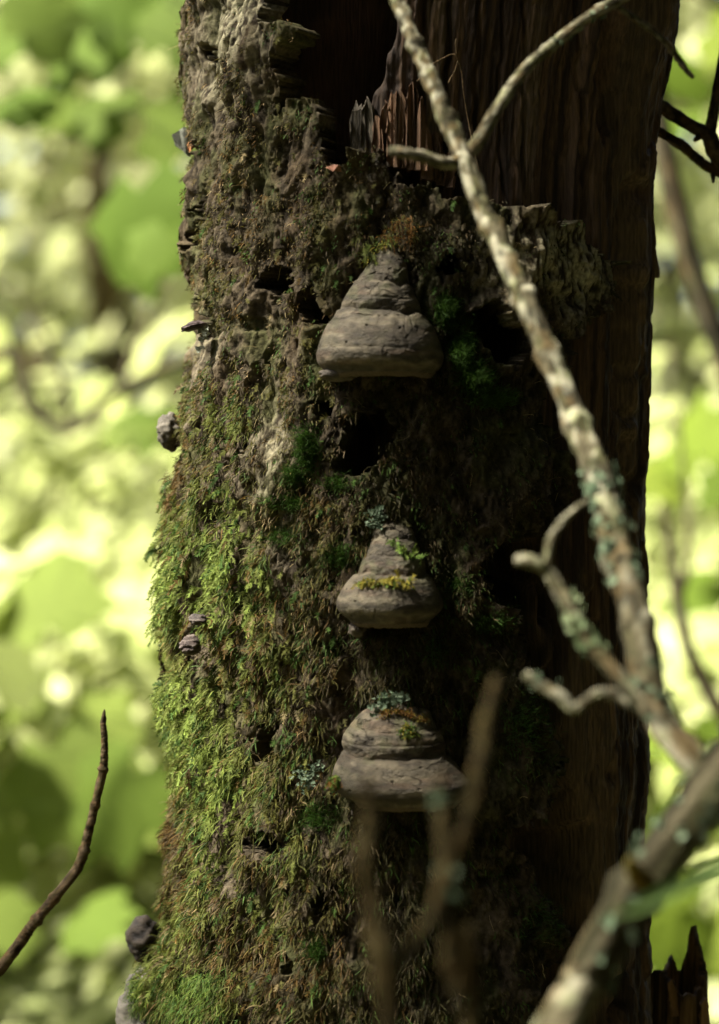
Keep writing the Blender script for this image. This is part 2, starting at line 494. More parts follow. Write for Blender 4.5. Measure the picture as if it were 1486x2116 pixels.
def ribbon_strands(P0, D0, length, width, droop, c0, c1, segs=3, curl=0.25, rng=RNG):
    """many thin curved moss strands as tapering ribbons -> V, quads, tris, colours"""
    n = len(P0)
    pts = [P0]
    d = D0.copy()
    step = (length / segs)[:, None]
    p = P0
    for k in range(segs):
        d = d + np.stack([rng.normal(0, curl, n), rng.normal(0, curl, n), rng.normal(0, curl * 0.6, n) - droop], -1)
        d /= np.linalg.norm(d, axis=1, keepdims=True) + 1e-9
        p = p + d * step
        pts.append(p)
    side = np.cross(D0, rng.normal(0, 1, (n, 3)))
    side /= np.linalg.norm(side, axis=1, keepdims=True) + 1e-9
    V, C = [], []
    for k in range(segs):
        w = (width * (1.0 - 0.25 * k / segs))[:, None] * 0.5
        V += [pts[k] - side * w, pts[k] + side * w]
        t = k / segs
        cc = c0 * (1 - t) + c1 * t
        C += [cc, cc]
    V.append(pts[segs])
    C.append(c1)
    m = 2 * segs + 1
    V = np.stack(V, 1).reshape(-1, 3)
    C = np.stack(C, 1).reshape(-1, 3)
    base = np.arange(n)[:, None] * m
    Q = []
    for k in range(segs - 1):
        Q.append(base + np.array([2 * k, 2 * k + 1, 2 * k + 3, 2 * k + 2]))
    Tt = base + np.array([2 * segs - 2, 2 * segs - 1, 2 * segs])
    return V, np.concatenate(Q).astype(np.int32), Tt.astype(np.int32), C

class Acc:
    """collects strands and leaves into one mesh"""
    def __init__(s):
        s.V, s.Q, s.T, s.C, s.n = [], [], [], [], 0
    def add(s, V, Q, T, C):
        s.V.append(V)
        if Q is not None and len(Q): s.Q.append(Q + s.n)
        if T is not None and len(T): s.T.append(T + s.n)
        s.C.append(C)
        s.n += len(V)
    def mesh(s, name, off=np.zeros(3), sm=True):
        F = []
        if s.Q: F.append(np.concatenate(s.Q))
        if s.T: F.append(np.concatenate(s.T))
        return np_mesh(name, np.concatenate(s.V) - off, F, np.concatenate(s.C), sm)

def feather_shoots(acc, P0, D0, length, width, droop, c0, c1, n_leaf=9, leaf_len=0.0035, rng=RNG):
    """shoots with a stem and two ranks of needle leaves"""
    n = len(P0)
    segs = n_leaf
    d = D0.copy()
    p = P0.copy()
    step = (length / segs)[:, None]
    for k in range(segs):
        q = p
        d = d + np.stack([rng.normal(0, 0.08, n), rng.normal(0, 0.08, n), rng.normal(0, 0.06, n) - droop / segs * 3], -1)
        d /= np.linalg.norm(d, axis=1, keepdims=True)
        p = p + d * step
        t = (k + 1) / segs
        cc = c0 * (1 - t) + c1 * t
        side = np.cross(d, np.array([0.0, -1.0, 0.25]))
        side /= np.linalg.norm(side, axis=1, keepdims=True) + 1e-9
        w = (width * 0.5)[:, None]
        V = np.stack([q - side * w, q + side * w, p + side * w, p - side * w], 1).reshape(-1, 3)
        b = np.arange(n)[:, None] * 4
        acc.add(V, (b + np.arange(4)).astype(np.int32), None, np.repeat(cc, 4, 0))
        ll = leaf_len * (1.15 - 0.75 * t) * rng.uniform(0.7, 1.3, (n, 1))
        for sg in (-1, 1):
            tip = p + side * sg * ll * 0.8 + d * ll * 0.75 + rng.normal(0, 0.0006, (n, 3))
            V = np.stack([q + 0 * side, p + d * w * 1.2, tip], 1).reshape(-1, 3)
            b = np.arange(n)[:, None] * 3
            acc.add(V, None, (b + np.arange(3)).astype(np.int32), np.repeat(np.clip(cc * rng.uniform(0.75, 1.25, (n, 1)), 0, 1), 3, 0))

def bark_points(n, t0, t1, z0=Z_LO, z1=Z_HI, rng=RNG):
    T = np.radians(rng.uniform(t0, t1, n))
    Z = rng.uniform(z0, z1, n)
    xc, R = trunk_axis(Z)
    X, Y = xc + R * np.sin(T), YC - R * np.cos(T)
    px, py = to_px(X, Y, Z)
    h, lump, mid, fine, crack = bark_relief(T, Z, px, py)
    ok = (in_poly(px, py, BARK_POLY) & ~hole_mask(px + 8 * vnoise(px * 0.05, py * 0.05, 0 * px, 7), py, 5)) | (T < R_(-85))
    r = R + h - 0.003
    pos = np.stack([xc + r * np.sin(T), YC - r * np.cos(T), Z], -1)
    nor = np.stack([np.sin(T), -np.cos(T), 0 * T], -1)
    return T[ok], Z[ok], px[ok], py[ok], pos[ok], nor[ok], lump[ok], mid[ok]

C_OLIVE, C_LIME = np.array([0.095, 0.088, 0.020]), np.array([0.175, 0.235, 0.042])
C_RUST, C_DKGREEN = np.array([0.135, 0.085, 0.022]), np.array([0.045, 0.085, 0.015])
C_STRAW, C_BROWN = np.array([0.27, 0.21, 0.10]), np.array([0.078, 0.062, 0.030])

def moss_colours(px, py, rng):
    n = len(px)
    lime = np.clip(blobs(px, py, LIME), 0, 1)
    rust = np.clip(blobs(px, py, RUST), 0, 1)
    cush = np.clip(blobs(px, py, CUSHION), 0, 1)
    v = rng.uniform(0, 1, n)
    c = lerp(np.broadcast_to(C_OLIVE, (n, 3)), np.broadcast_to(C_LIME, (n, 3)), np.clip(lime * 1.1 * (0.4 + 0.8 * rng.uniform(0, 1, n)), 0, 1))
    rr = rng.uniform(0, 1, n) < (0.07 + 0.75 * rust) * (1 - 0.6 * lime)
    c = np.where(rr[:, None], C_RUST * rng.uniform(0.6, 1.3, (n, 1)), c)
    st = v < 0.10 * (1 - lime)
    c = np.where(st[:, None], C_STRAW * rng.uniform(0.5, 1.1, (n, 1)), c)
    br = (v > 0.80) & (lime < 0.3)
    c = np.where(br[:, None], C_BROWN, c)
    gr = rng.uniform(0, 1, n) < 0.16
    right_shade = smooth(560, 820, px + 60 * vnoise(px * 0.01, py * 0.01, 0 * px, 86))  # shade on the trunk's right half, painted into the moss colour
    c = c * (1 - 0.58 * right_shade)[:, None]
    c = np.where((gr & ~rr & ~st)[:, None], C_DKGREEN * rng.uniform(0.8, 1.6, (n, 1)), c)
    return c, lime, rust, cush

def build_moss():
    rng = np.random.default_rng(11)
    acc = Acc()
    # clumps of drooping threads
    T, Z, px, py, pos, nor, lump, mid = bark_points(24000, -135, 62, rng=rng)
    dens = 0.90 + 0.6 * lump + 0.35 * vnoise(T * 14, Z * 40, 0 * Z, 81) - blobs(px, py, BARE)
    lime0 = np.clip(blobs(px, py, LIME), 0, 1)
    dens += -0.35 * smooth(950, 700, py) + 0.9 * vnoise(T * 12, Z * 34, 0 * Z, 84)
    dens += -0.30 * lime0 - 0.30 * smooth(880, 1000, px)
    keep = rng.uniform(0, 1, len(T)) < np.clip(dens, 0.03, 1)
    T, Z, px, py, pos, nor, lump = [a[keep] for a in (T, Z, px, py, pos, nor, lump)]
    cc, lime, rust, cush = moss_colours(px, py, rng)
    hgt = 0.012 * np.clip(1.4 * vnoise(T * 15, Z * 45, 0 * Z, 83) + 0.1, 0, 1) * (0.4 + lime)
    pos = pos + nor * hgt[:, None]
    per = 9
    n = len(T) * per
    rep = np.repeat(np.arange(len(T)), per)
    tang = np.stack([np.cos(T), np.sin(T), 0 * T], -1)[rep]
    p0 = pos[rep] + tang * rng.normal(0, 0.0032, (n, 1)) + np.array([0, 0, 1.0]) * rng.normal(0, 0.0036, (n, 1))
    size = ((0.0062 + 0.0055 * lime + 0.0045 * smooth(900, 1500, py)) * (1 - 0.35 * smooth(950, 750, py)))[rep] * (1 - 0.45 * smooth(900, 1010, px)[rep])
    L = size * rng.uniform(0.5, 1.5, n)
    d0 = nor[rep] * rng.uniform(0.5, 1.0, (n, 1)) + tang * rng.normal(0, 0.45, (n, 1)) + np.array([0, 0, 1.0]) * rng.normal(-0.15, 0.45, (n, 1))
    d0 /= np.linalg.norm(d0, axis=1, keepdims=True)
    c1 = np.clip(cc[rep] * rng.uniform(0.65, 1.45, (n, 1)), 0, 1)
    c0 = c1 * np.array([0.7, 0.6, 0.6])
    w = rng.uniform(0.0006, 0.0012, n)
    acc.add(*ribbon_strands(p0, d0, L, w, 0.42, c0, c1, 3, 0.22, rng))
    # feathery shoots in the lush patches
    T, Z, px, py, pos, nor, lump, mid = bark_points(26000, -135, 62, rng=rng)
    lime = np.clip(blobs(px, py, LIME), 0, 1)
    pr = 0.10 + 0.22 * smooth(980, 1200, py) * smooth(760, 600, px) + 0.70 * lime * smooth(-0.2, 0.3, vnoise(T * 15, Z * 45, 0 * Z, 83)) - 0.5 * blobs(px, py, BARE)
    pr *= 1 - 0.75 * smooth(820, 960, px)
    pr += 0.25 * (T < R_(-88))
    keep = rng.uniform(0, 1, len(T)) < pr
    T, Z, px, py, pos, nor = [a[keep] for a in (T, Z, px, py, pos, nor)]
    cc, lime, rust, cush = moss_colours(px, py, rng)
    n = len(T)
    tang = np.stack([np.cos(T), np.sin(T), 0 * T], -1)
    d0 = nor * rng.uniform(0.6, 1.1, (n, 1)) + tang * rng.normal(-0.1, 0.5, (n, 1)) + np.array([0, 0, 1.0]) * rng.normal(-0.2, 0.4, (n, 1))
    d0 /= np.linalg.norm(d0, axis=1, keepdims=True)
    pos = pos + nor * (0.013 * np.clip(1.4 * vnoise(T * 15, Z * 45, 0 * Z, 83) + 0.1, 0, 1) * (0.4 + lime))[:, None]
    L = rng.uniform(0.008, 0.018, n) * (0.75 + 0.65 * lime)
    c1 = np.clip(cc * rng.uniform(0.8, 1.5, (n, 1)), 0, 1)
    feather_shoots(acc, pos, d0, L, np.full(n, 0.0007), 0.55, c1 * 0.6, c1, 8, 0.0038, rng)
    # soft dark green cushions
    bx = np.concatenate([x + rng.normal(0, 0.62 * rx, int(1500 * a)) for x, y, rx, ry, a in CUSHION])
    by = np.concatenate([y + rng.normal(0, 0.62 * ry, int(1500 * a)) for x, y, rx, ry, a in CUSHION])
    d = np.full(len(bx), 2.03)
    for _ in range(5):
        Z = CAM_Z - (by - 1058.0) * PXM * d
        xc, R = trunk_axis(Z)
        T = np.arcsin(np.clip(((bx - 743.0) * PXM * d - xc) / R, -0.98, 0.98))
        d = CAM_D + YC - R * np.cos(T)
    h = bark_relief(T, Z, bx, by)[0]
    r = R + h - 0.002
    pos = np.stack([xc + r * np.sin(T), YC - r * np.cos(T), Z], -1)
    nor = np.stack([np.sin(T), -np.cos(T), 0 * T], -1)
    cush = np.clip(blobs(bx, by, CUSHION), 0, 1)
    n = len(T)
    tang = np.stack([np.cos(T), np.sin(T), 0 * T], -1)
    d0 = nor + tang * rng.normal(0, 0.45, (n, 1)) + np.array([0, 0, 1.0]) * rng.normal(0.25, 0.45, (n, 1))
    d0 /= np.linalg.norm(d0, axis=1, keepdims=True)
    p0 = pos + nor * (0.018 * cush[:, None] * rng.uniform(0.0, 1.0, (n, 1)))
    c1 = np.array([0.045, 0.095, 0.014]) * rng.uniform(0.6, 1.5, (n, 1))
    acc.add(*ribbon_strands(p0, d0, rng.uniform(0.006, 0.012, n), rng.uniform(0.0003, 0.0006, n), 0.06, c1 * 0.7, c1, 2, 0.12, rng))
    # loose straw-coloured threads
    T, Z, px, py, pos, nor, lump, mid = bark_points(1500, -120, 62, rng=rng)
    n = len(T)
    d0 = nor * 0.7 + rng.normal(0, 0.6, (n, 3))
    d0 /= np.linalg.norm(d0, axis=1, keepdims=True)
    c1 = C_STRAW * rng.uniform(0.7, 1.7, (n, 1))
    acc.add(*ribbon_strands(pos, d0, rng.uniform(0.006, 0.02, n), rng.uniform(0.0003, 0.0005, n), 0.2, c1 * 0.8, c1, 5, 0.35, rng))
    o = link('moss', acc.mesh('moss', T_LOC), M_MOSS, trunk)
    tag(o, 'green, olive and rust coloured moss hanging over the bark', kind='stuff')
    return len(acc.V)
build_moss()

# ------------------------------------------------------------------ hoof fungi
def hoof(name, prof, ridges, px0, py0, label, seed, nub=None, pits=(), group='hoof shaped bracket fungi in a column on the bark', tint=(1, 1, 1), nrow=210, ncol=210, root=0.012):
    """prof rows: (py, x_left, x_right, protrusion px, brightness); the outline is measured on the photograph"""
    base, nor, t = surf(px0, py0, -0.004)
    d0 = base[1] + CAM_D
    right = np.array([math.cos(t * 0.5), math.sin(t * 0.5), 0])
    out = np.array([math.sin(t * 0.5), -math.cos(t * 0.5), 0])
    dref = d0 - 0.035
    s = PXM * dref
    a = np.array(prof, float)
    yy = np.linspace(a[0, 0], a[-1, 0], nrow)
    # smooth the profile a little
    def ip(k):
        v = np.interp(yy, a[:, 0], a[:, k])
        for kn in (19, 11):
            v = np.convolve(np.pad(v, kn // 2, 'edge'), np.ones(kn) / kn, 'valid')
        return v
    xl, xr, dp = ip(1), ip(2), ip(3)
    # round the rim under
    ph = np.linspace(-R_(96), R_(96), ncol)
    Yg, PH = np.meshgrid(yy, ph, indexing='ij')
    XL, XR, DP = [np.repeat(v[:, None], ncol, 1) for v in (xl, xr, dp)]
    sg = np.sign(np.sin(PH)) * np.abs(np.sin(PH)) ** 0.9
    cg = np.sign(np.cos(PH)) * np.abs(np.cos(PH)) ** 0.85
    u = (XL + XR) / 2 + (XR - XL) / 2 * sg
    w = DP * cg
    # growth ridges: the furrow sags and wavers from side to side
    groove = np.zeros(Yg.shape)
    wav = 11 * fbm(PH * 1.6 + seed, 0 * PH, 0 * PH, 3, seed) + 4 * np.sin(PH * 1.3 + seed)
    nn = fbm(u * 0.02, Yg * 0.03, 0 * u + seed, 4, seed + 3)
    for y_r, depth, wid in ridges:
        q = (Yg + wav * (0.5 + 0.5 * (depth > 5)) - y_r) / wid
        groove += depth * np.where(q < 0, np.exp(-np.abs(q / 1.8) ** 1.3), np.exp(-np.abs(q / 0.40) ** 2))
    crk = np.clip(0.05 - np.abs(vnoise(u * 0.014 + 0.45 * nn, Yg * 0.06 + 0.8 * nn, 0 * u, seed + 5)), 0, 1) / 0.05
    crk *= smooth(-0.25, 0.15, vnoise(u * 0.015, Yg * 0.03, 0 * u, seed + 6)) * smooth(1.02, 0.7, (Yg - yy[0]) / (yy[-1] - yy[0]))
    crv = np.clip(0.03 - np.abs(vnoise(u * 0.035 + 0.6 * nn, Yg * 0.012, 0 * u, seed + 15)), 0, 1) / 0.03
    crv *= smooth(0.25, 0.5, vnoise(u * 0.02, Yg * 0.03, 0 * u, seed + 16))
    upz = 0.25 + 0.75 * smooth(0.75, 0.45, (Yg - yy[0]) / (yy[-1] - yy[0]))
    bump = 4.4 * nn * (0.22 + 0.70 * upz) + (0.15 + 1.2 * upz) * fbm(u * 0.09, Yg * 0.11, 0 * u, 3, seed + 7) - 5.0 * crk * (0.3 + 0.7 * upz) - 3.2 * crv
    zone = 0.35 * np.sin((Yg + wav) * 0.30 + 2.2 * nn)
    pit = np.zeros(u.shape)
    for x, y, rr in pits:
        pit += 6 * np.exp(-(((u - x) / rr) ** 2 + ((Yg - y) / rr) ** 2) ** 2)
    inflate = bump + zone - groove - pit
    k = np.cos(PH)
    w2 = w + inflate * np.clip(k + 0.25, 0, 1)
    u2 = u + inflate * 0.3 * np.sin(PH)
    top = P(px0, 0, dref)
    Xw = P(px0, 0, dref)[0] * 0 + base[0]
    V = (base[None, None, :] * np.array([1, 1, 0])
         + right * ((u2 - px0) * s)[..., None]
         + out * (w2 * s)[..., None])
    V[..., 2] = CAM_Z - (Yg - 1058.0) * PXM * dref
    # keep the outline in place seen from the camera: base x is taken at dref
    V[..., 0] += (px0 - 743.0) * PXM * dref - base[0]
    # colour
    c = lerp(np.array([0.062, 0.054, 0.040]), np.array([0.112, 0.098, 0.072]), smooth(-0.6, 0.7, nn + 0.4 * np.sin((Yg + wav) * 0.21)))
    c = lerp(c, np.array([0.125, 0.085, 0.06]), 0.5 * smooth(0.15, 0.7, fbm(u * 0.012, Yg * 0.06, 0 * u, 3, seed + 9)))
    c = lerp(c, np.array([0.16, 0.142, 0.11]), 0.5 * smooth(0.2, 0.8, fbm(u * 0.06, Yg * 0.08, 0 * u, 3, seed + 10)))
    c = lerp(c, np.array([0.03, 0.022, 0.016]), 0.9 * np.clip(1.3 * crk + crv + pit / 6, 0, 1))
    band = np.sin((Yg + wav) * 0.26 + 1.6 * nn) * 0.5 + 0.5
    c = c * (0.74 + 0.40 * band)[..., None]
    c = lerp(c, np.array([0.035, 0.028, 0.020]), 0.65 * smooth(0.15, 0.6, fbm(u * 0.02 + 9, Yg * 0.035, 0 * u, 4, seed + 21)))
    c = lerp(c, np.array([0.075, 0.080, 0.040]), 0.55 * smooth(0.1, 0.6, fbm(u * 0.03 + 4, Yg * 0.03, 0 * u, 3, seed + 22)) * upz)
    c = c * np.array([0.98, 0.93, 0.81])
    loc = base - nor * 0.0
    root_o = thing(name, loc, label, 'fungus', group)
    me = np_mesh('cap', V.reshape(-1, 3) - loc, grid_faces(nrow, ncol), c.reshape(-1, 3))
    link('cap', me, M_FUNGUS, root_o)
    # pore surface: from the rim inwards and slightly up
    nr2 = 18
    rim = V[-1]
    mid = base + np.array([0, 0, 0])
    inner_z = rim[:, 2].mean() - 0.004
    S = []
    for i in range(nr2):
        f = i / (nr2 - 1)
        p = rim.copy()
        cx = rim[:, 0].mean()
        p[:, 0] = cx + (rim[:, 0] - cx) * (1 - f)
        p[:, 1] = rim[:, 1] + (base[1] + 0.01 - rim[:, 1]) * f
        p[:, 2] = rim[:, 2] - 0.004 * math.sin(min(f * 6, 1.0) * math.pi) + 0.007 * smooth(0.1, 0.5, f) + 0.0006 * vnoise(p[:, 0] * 300, p[:, 1] * 300, 0 * p[:, 0], seed)
        S.append(p)
    S = np.stack(S)
    me2 = np_mesh('pore_surface', S.reshape(-1, 3) - loc, grid_faces(nr2, ncol))
    link('pore_surface', me2, M_PORE, root_o)
    return root_o, V, s

F1 = hoof('hoof_fungus',
     [(500, 792, 806, 8, 1), (514, 780, 828, 24, 1), (540, 760, 846, 46, 1), (566, 738, 846, 66, 1), (600, 716, 862, 90, 1), (622, 702, 872, 104, 1), (642, 694, 878, 112, 1),
      (652, 690, 884, 120, 1), (664, 676, 898, 138, 1), (700, 660, 912, 158, 1), (728, 652, 921, 166, 1), (748, 655, 921, 164, 1), (762, 668, 912, 150, 1), (770, 690, 896, 128, 1)],
     [(582, 9, 8), (644, 18, 8), (616, 2.5, 3), (548, 6, 6), (724, 2.0, 3)], 790, 650,
     'tallest grey-brown hoof fungus, ringed and cracked, beside a dark green moss cushion', 3,
     pits=[(770, 676, 2.2), (838, 682, 2.2), (729, 711, 2.2)])
F2 = hoof('hoof_fungus',
     [(1078, 805, 828, 8, 1), (1090, 776, 856, 34, 1), (1120, 766, 864, 52, 1), (1150, 752, 878, 72, 1), (1178, 738, 886, 92, 1), (1188, 734, 890, 98, 1),
      (1200, 720, 900, 116, 1), (1230, 700, 914, 136, 1), (1255, 692, 922, 144, 1), (1276, 708, 906, 132, 1), (1288, 730, 888, 110, 1)],
     [(1112, 3, 3), (1186, 19, 8), (1148, 5, 6)], 808, 1190,
     'smallest of the three big hoof fungi, smooth grey lip below a frill of yellow-green moss', 17,
     pits=[(740, 1242, 2.2), (719, 1218, 2.2), (731, 1272, 2.2)])
F3 = hoof('hoof_fungus',
     [(1456, 800, 850, 14, 1), (1470, 756, 888, 44, 1), (1500, 726, 902, 76, 1), (1530, 706, 920, 100, 1), (1556, 704, 930, 112, 1), (1564, 706, 932, 114, 1),
      (1576, 698, 938, 128, 1), (1604, 686, 962, 148, 1), (1630, 684, 982, 160, 1), (1650, 704, 976, 152, 1), (1664, 738, 950, 128, 1)],
     [(1512, 4, 5), (1562, 19, 8), (1538, 4, 4)], 826, 1570,
     'broadest hoof fungus, domed and split by one long furrow, behind blurred twigs', 29,
     pits=[(874, 1583, 2.2), (816, 1610, 2.2), (870, 1624, 2.2), (727, 1632, 2.2)])

def lobe(F, px, py, rx, ry, rz, seed):
    root = F[0]
    d = root.location.y + CAM_D - 0.012
    s_ = PXM * d
    n, m = 22, 34
    TH, PH = np.meshgrid(np.linspace(0.02, math.pi - 0.02, n), np.linspace(0, 2 * math.pi, m, endpoint=False), indexing='ij')
    x, y, z = np.sin(TH) * np.cos(PH), np.sin(TH) * np.sin(PH), np.cos(TH)
    nz = fbm(x * 2 + seed, y * 2, z * 2, 3, seed)
    k = 1 + 0.14 * nz
    V = np.stack([x * rx * k, y * rz * k, z * ry * k], -1).reshape(-1, 3) * s_ + P(px, py, d) - np.array(root.location)
    c = lerp(np.array([0.05, 0.04, 0.03]), np.array([0.11, 0.09, 0.065]), smooth(-0.5, 0.5, nz)).reshape(-1, 3)
    link('lobe', np_mesh('lobe', V, grid_faces(n, m, wrap=True), c), M_FUNGUS, root)
lobe(F1, 702, 774, 42, 15, 60, 4)
lobe(F2, 738, 1300, 18, 16, 34, 5)

# ------------------------------------------------------------------ small growths on the trunk
def on_fungus(F, px, py):
    V = F[1].reshape(-1, 3)
    x, y = to_px(V[:, 0], V[:, 1], V[:, 2])
    i = np.argmin((x - px) ** 2 + (y - py) ** 2 + 0.5 * ((V[:, 1] + CAM_D) * 400 - 700))
    return V[i]

def lump(name, px, py, d, rx, ry, rz, label, seed, c0, c1, bands=0.0, flat=0.5, tilt=0.0, group=None, rough=0.1, mat=None):
    """knobbly bracket: dome above, flattened underside; sizes in photograph pixels"""
    s = PXM * d
    n, m = 40, 48
    th = np.linspace(0.02, math.pi - 0.02, n)
    ph = np.linspace(0, 2 * math.pi, m, endpoint=False)
    TH, PH = np.meshgrid(th, ph, indexing='ij')
    x, y, z = np.sin(TH) * np.cos(PH), np.sin(TH) * np.sin(PH), np.cos(TH)
    nz = fbm(x * 2 + seed, y * 2, z * 3, 4, seed)
    k = 1 + rough * nz * 1.6 + 0.03 * bands * np.sin(z * 14 + 2 * nz)
    zz = np.where(z < 0, z * flat, z)
    V = np.stack([x * rx * s * k, y * rz * s * k, zz * ry * s * k], -1)
    ca, sa = math.cos(tilt), math.sin(tilt)
    V = np.stack([V[..., 0] * ca - V[..., 2] * sa, V[..., 1], V[..., 0] * sa + V[..., 2] * ca], -1)
    c = lerp(np.array(c0), np.array(c1), smooth(-0.5, 0.6, nz + bands * 0.8 * np.sin(z * 14 + 2 * nz)))
    root = thing(name, P(px, py, d), label, 'fungus', group)
    F = [grid_faces(n, m, wrap=True)]
    V2 = V.reshape(-1, 3)
    cut = int(n * 0.60) * m
    a = F[0]
    capF = a[(a < cut + m).all(1)]
    porF = a[(a >= cut).all(1)]
    mecap = np_mesh('cap', V2[:cut + m], capF, c.reshape(-1, 3)[:cut + m])
    link('cap', mecap, mat or M_FUNGUS, root)
    por = np_mesh('underside', V2[cut:], porF - cut, c.reshape(-1, 3)[cut:] * 0.8)
    link('underside', por, M_FUNGUS, root)
    return root, V2 + P(px, py, d)

lump('shell_fungus', 400, 676, 2.125, 26, 11, 34, 'small purplish brown shell fungus in a slot of the bark', 5, (0.03, 0.018, 0.017), (0.07, 0.048, 0.042), 0.8, 0.6, 0.25)
lump('knob_fungus', 350, 892, 2.19, 26, 38, 34, 'grey knob of fungus half covered by orange moss on the bark edge', 6, (0.05, 0.042, 0.03), (0.11, 0.095, 0.07), 0.3, 1.0, 0.2)
lump('button_fungus', 412, 1282, 2.068, 21, 17, 30, 'small greyish button fungus above a striped one in lush green moss', 8, (0.04, 0.03, 0.025), (0.10, 0.08, 0.065), 0.5, 0.6)
lump('button_fungus', 394, 1336, 2.09, 22, 23, 32, 'small brown button fungus with pale stripes in lush green moss', 9, (0.035, 0.022, 0.017), (0.11, 0.085, 0.07), 1.0, 0.8, 0.1)
lump('charred_fungus', 300, 1942, 2.20, 37, 50, 44, 'round blackened fungus sticking out beside a pale mossy one', 10, (0.008, 0.006, 0.005), (0.05, 0.038, 0.027), 0.2, 1.0, 0.15, rough=0.10)
PALE = lump('pale_fungus', 300, 2120, 2.19, 62, 120, 70, 'large pale grey fungus capped by a bright green moss cushion', 12, (0.10, 0.09, 0.07), (0.17, 0.155, 0.125), 0.3, 1.0, -0.05)

def moss_thing(name, pts, label, seed, n_each, spread, length, cols, up=0.2, droop=0.3, feather=False, out=(0, -1, 0), width=0.0007, cat='moss'):
    rng = np.random.default_rng(seed)
    pts = np.array(pts)
    k = np.repeat(np.arange(len(pts)), n_each)
    n = len(k)
    p = pts[k] + rng.normal(0, spread, (n, 3)) * np.array([1, 0.4, 0.8])
    d0 = np.array(out) + rng.normal(0, 0.55, (n, 3)) + np.array([0, 0, up])
    d0 /= np.linalg.norm(d0, axis=1, keepdims=True)
    cl = np.array(cols)[rng.integers(0, len(cols), n)] * rng.uniform(0.7, 1.35, (n, 1))
    acc = Acc()
    L = length * rng.uniform(0.6, 1.4, n)
    if feather:
        feather_shoots(acc, p, d0, L, np.full(n, 0.0006), droop, cl * 0.7, cl, 7, 0.003, rng)
    else:
        acc.add(*ribbon_strands(p, d0, L, np.full(n, width), droop, cl * 0.7, cl, 3, 0.2, rng))
    loc = pts.mean(0)
    o = link(name, acc.mesh(name, loc), M_MOSS, loc=loc)
    return tag(o, label, cat)

LM, RS, YL, DG = (0.14, 0.20, 0.032), (0.17, 0.08, 0.015), (0.26, 0.22, 0.03), (0.06, 0.13, 0.02)
moss_thing('moss_tuft', [on_fungus(F1, x, y) + np.array([0, -0.002, 0.003]) for x, y in ((776, 520), (768, 535), (760, 548), (790, 512), (805, 508), (822, 506))],
           'yellow-green moss running down the tip of the tallest hoof fungus', 3, 26, 0.0022, 0.006, [LM, YL, YL, LM], 0.2, 0.35)
moss_thing('moss_tuft', [surf(x, y, 0.012)[0] for x, y in ((815, 468), (835, 460), (850, 475), (826, 486), (846, 492), (800, 490))],
           'rust and olive moss cushion above the tip of the tallest hoof fungus', 4, 60, 0.004, 0.007, [RS, (0.1, 0.1, 0.02), RS], 0.1, 0.3)
moss_thing('moss_tuft', [on_fungus(F2, x, 1197 + 0.12 * abs(x - 790)) + np.array([0, -0.003, 0]) for x in range(745, 852, 10)],
           'frill of yellow-green fern-like moss across the smallest hoof fungus', 5, 7, 0.0012, 0.0075, [LM, YL, YL], 0.05, 0.35, True)
moss_thing('moss_tuft', [on_fungus(F2, x, y) for x, y in ((818, 1118), (826, 1132), (836, 1142), (850, 1146), (862, 1150))],
           'green fern-like moss sprig high on the smallest hoof fungus', 6, 7, 0.001, 0.008, [LM, (0.11, 0.18, 0.03)], 0.0, 0.35, True)
moss_thing('moss_tuft', [on_fungus(F3, x, y) + np.array([0, -0.003, 0]) for x, y in ((834, 1510), (844, 1506), (852, 1512), (842, 1518), (850, 1502))],
           'round green and yellow moss tuft on the brow of the broadest hoof fungus', 7, 34, 0.002, 0.005, [LM, DG, YL], 0.3, 0.05, width=0.0011)
moss_thing('moss_tuft', [on_fungus(F3, x, y) + np.array([0, -0.001, 0.002]) for x, y in zip(range(790, 880, 8), (1484, 1480, 1478, 1476, 1475, 1476, 1478, 1480, 1484, 1488, 1490, 1492))],
           'orange-brown moss crust on top of the broadest hoof fungus', 8, 40, 0.002, 0.003, [RS, RS, YL], 0.3, 0.2)
moss_thing('moss_tuft', [on_fungus(F3, 700, 1610) + np.array([-0.003, 0, 0])] * 2,
           'orange and green moss sprig at the edge of the broadest hoof fungus', 9, 26, 0.0022, 0.008, [RS, LM, DG], -0.3, 0.5, True)
_pv = PALE[1]
_px, _py = to_px(_pv[:, 0], _pv[:, 1], _pv[:, 2])
_pp = _pv[(_py < 2092) & (_py > 2026) & (_px > 278) & (_pv[:, 1] < 0.20)]
_pp = np.concatenate([_pp, np.array([surf(x, y, 0.004)[0] for x in range(330, 470, 9) for y in range(2020, 2110, 9)])])
moss_thing('moss_cushion', _pp, 'thick bright green moss cushion draped over the large pale fungus', 10, 16, 0.004, 0.011, [LM, (0.12, 0.17, 0.03), DG], 0.1, 0.35, out=(-0.25, -0.9, 0))

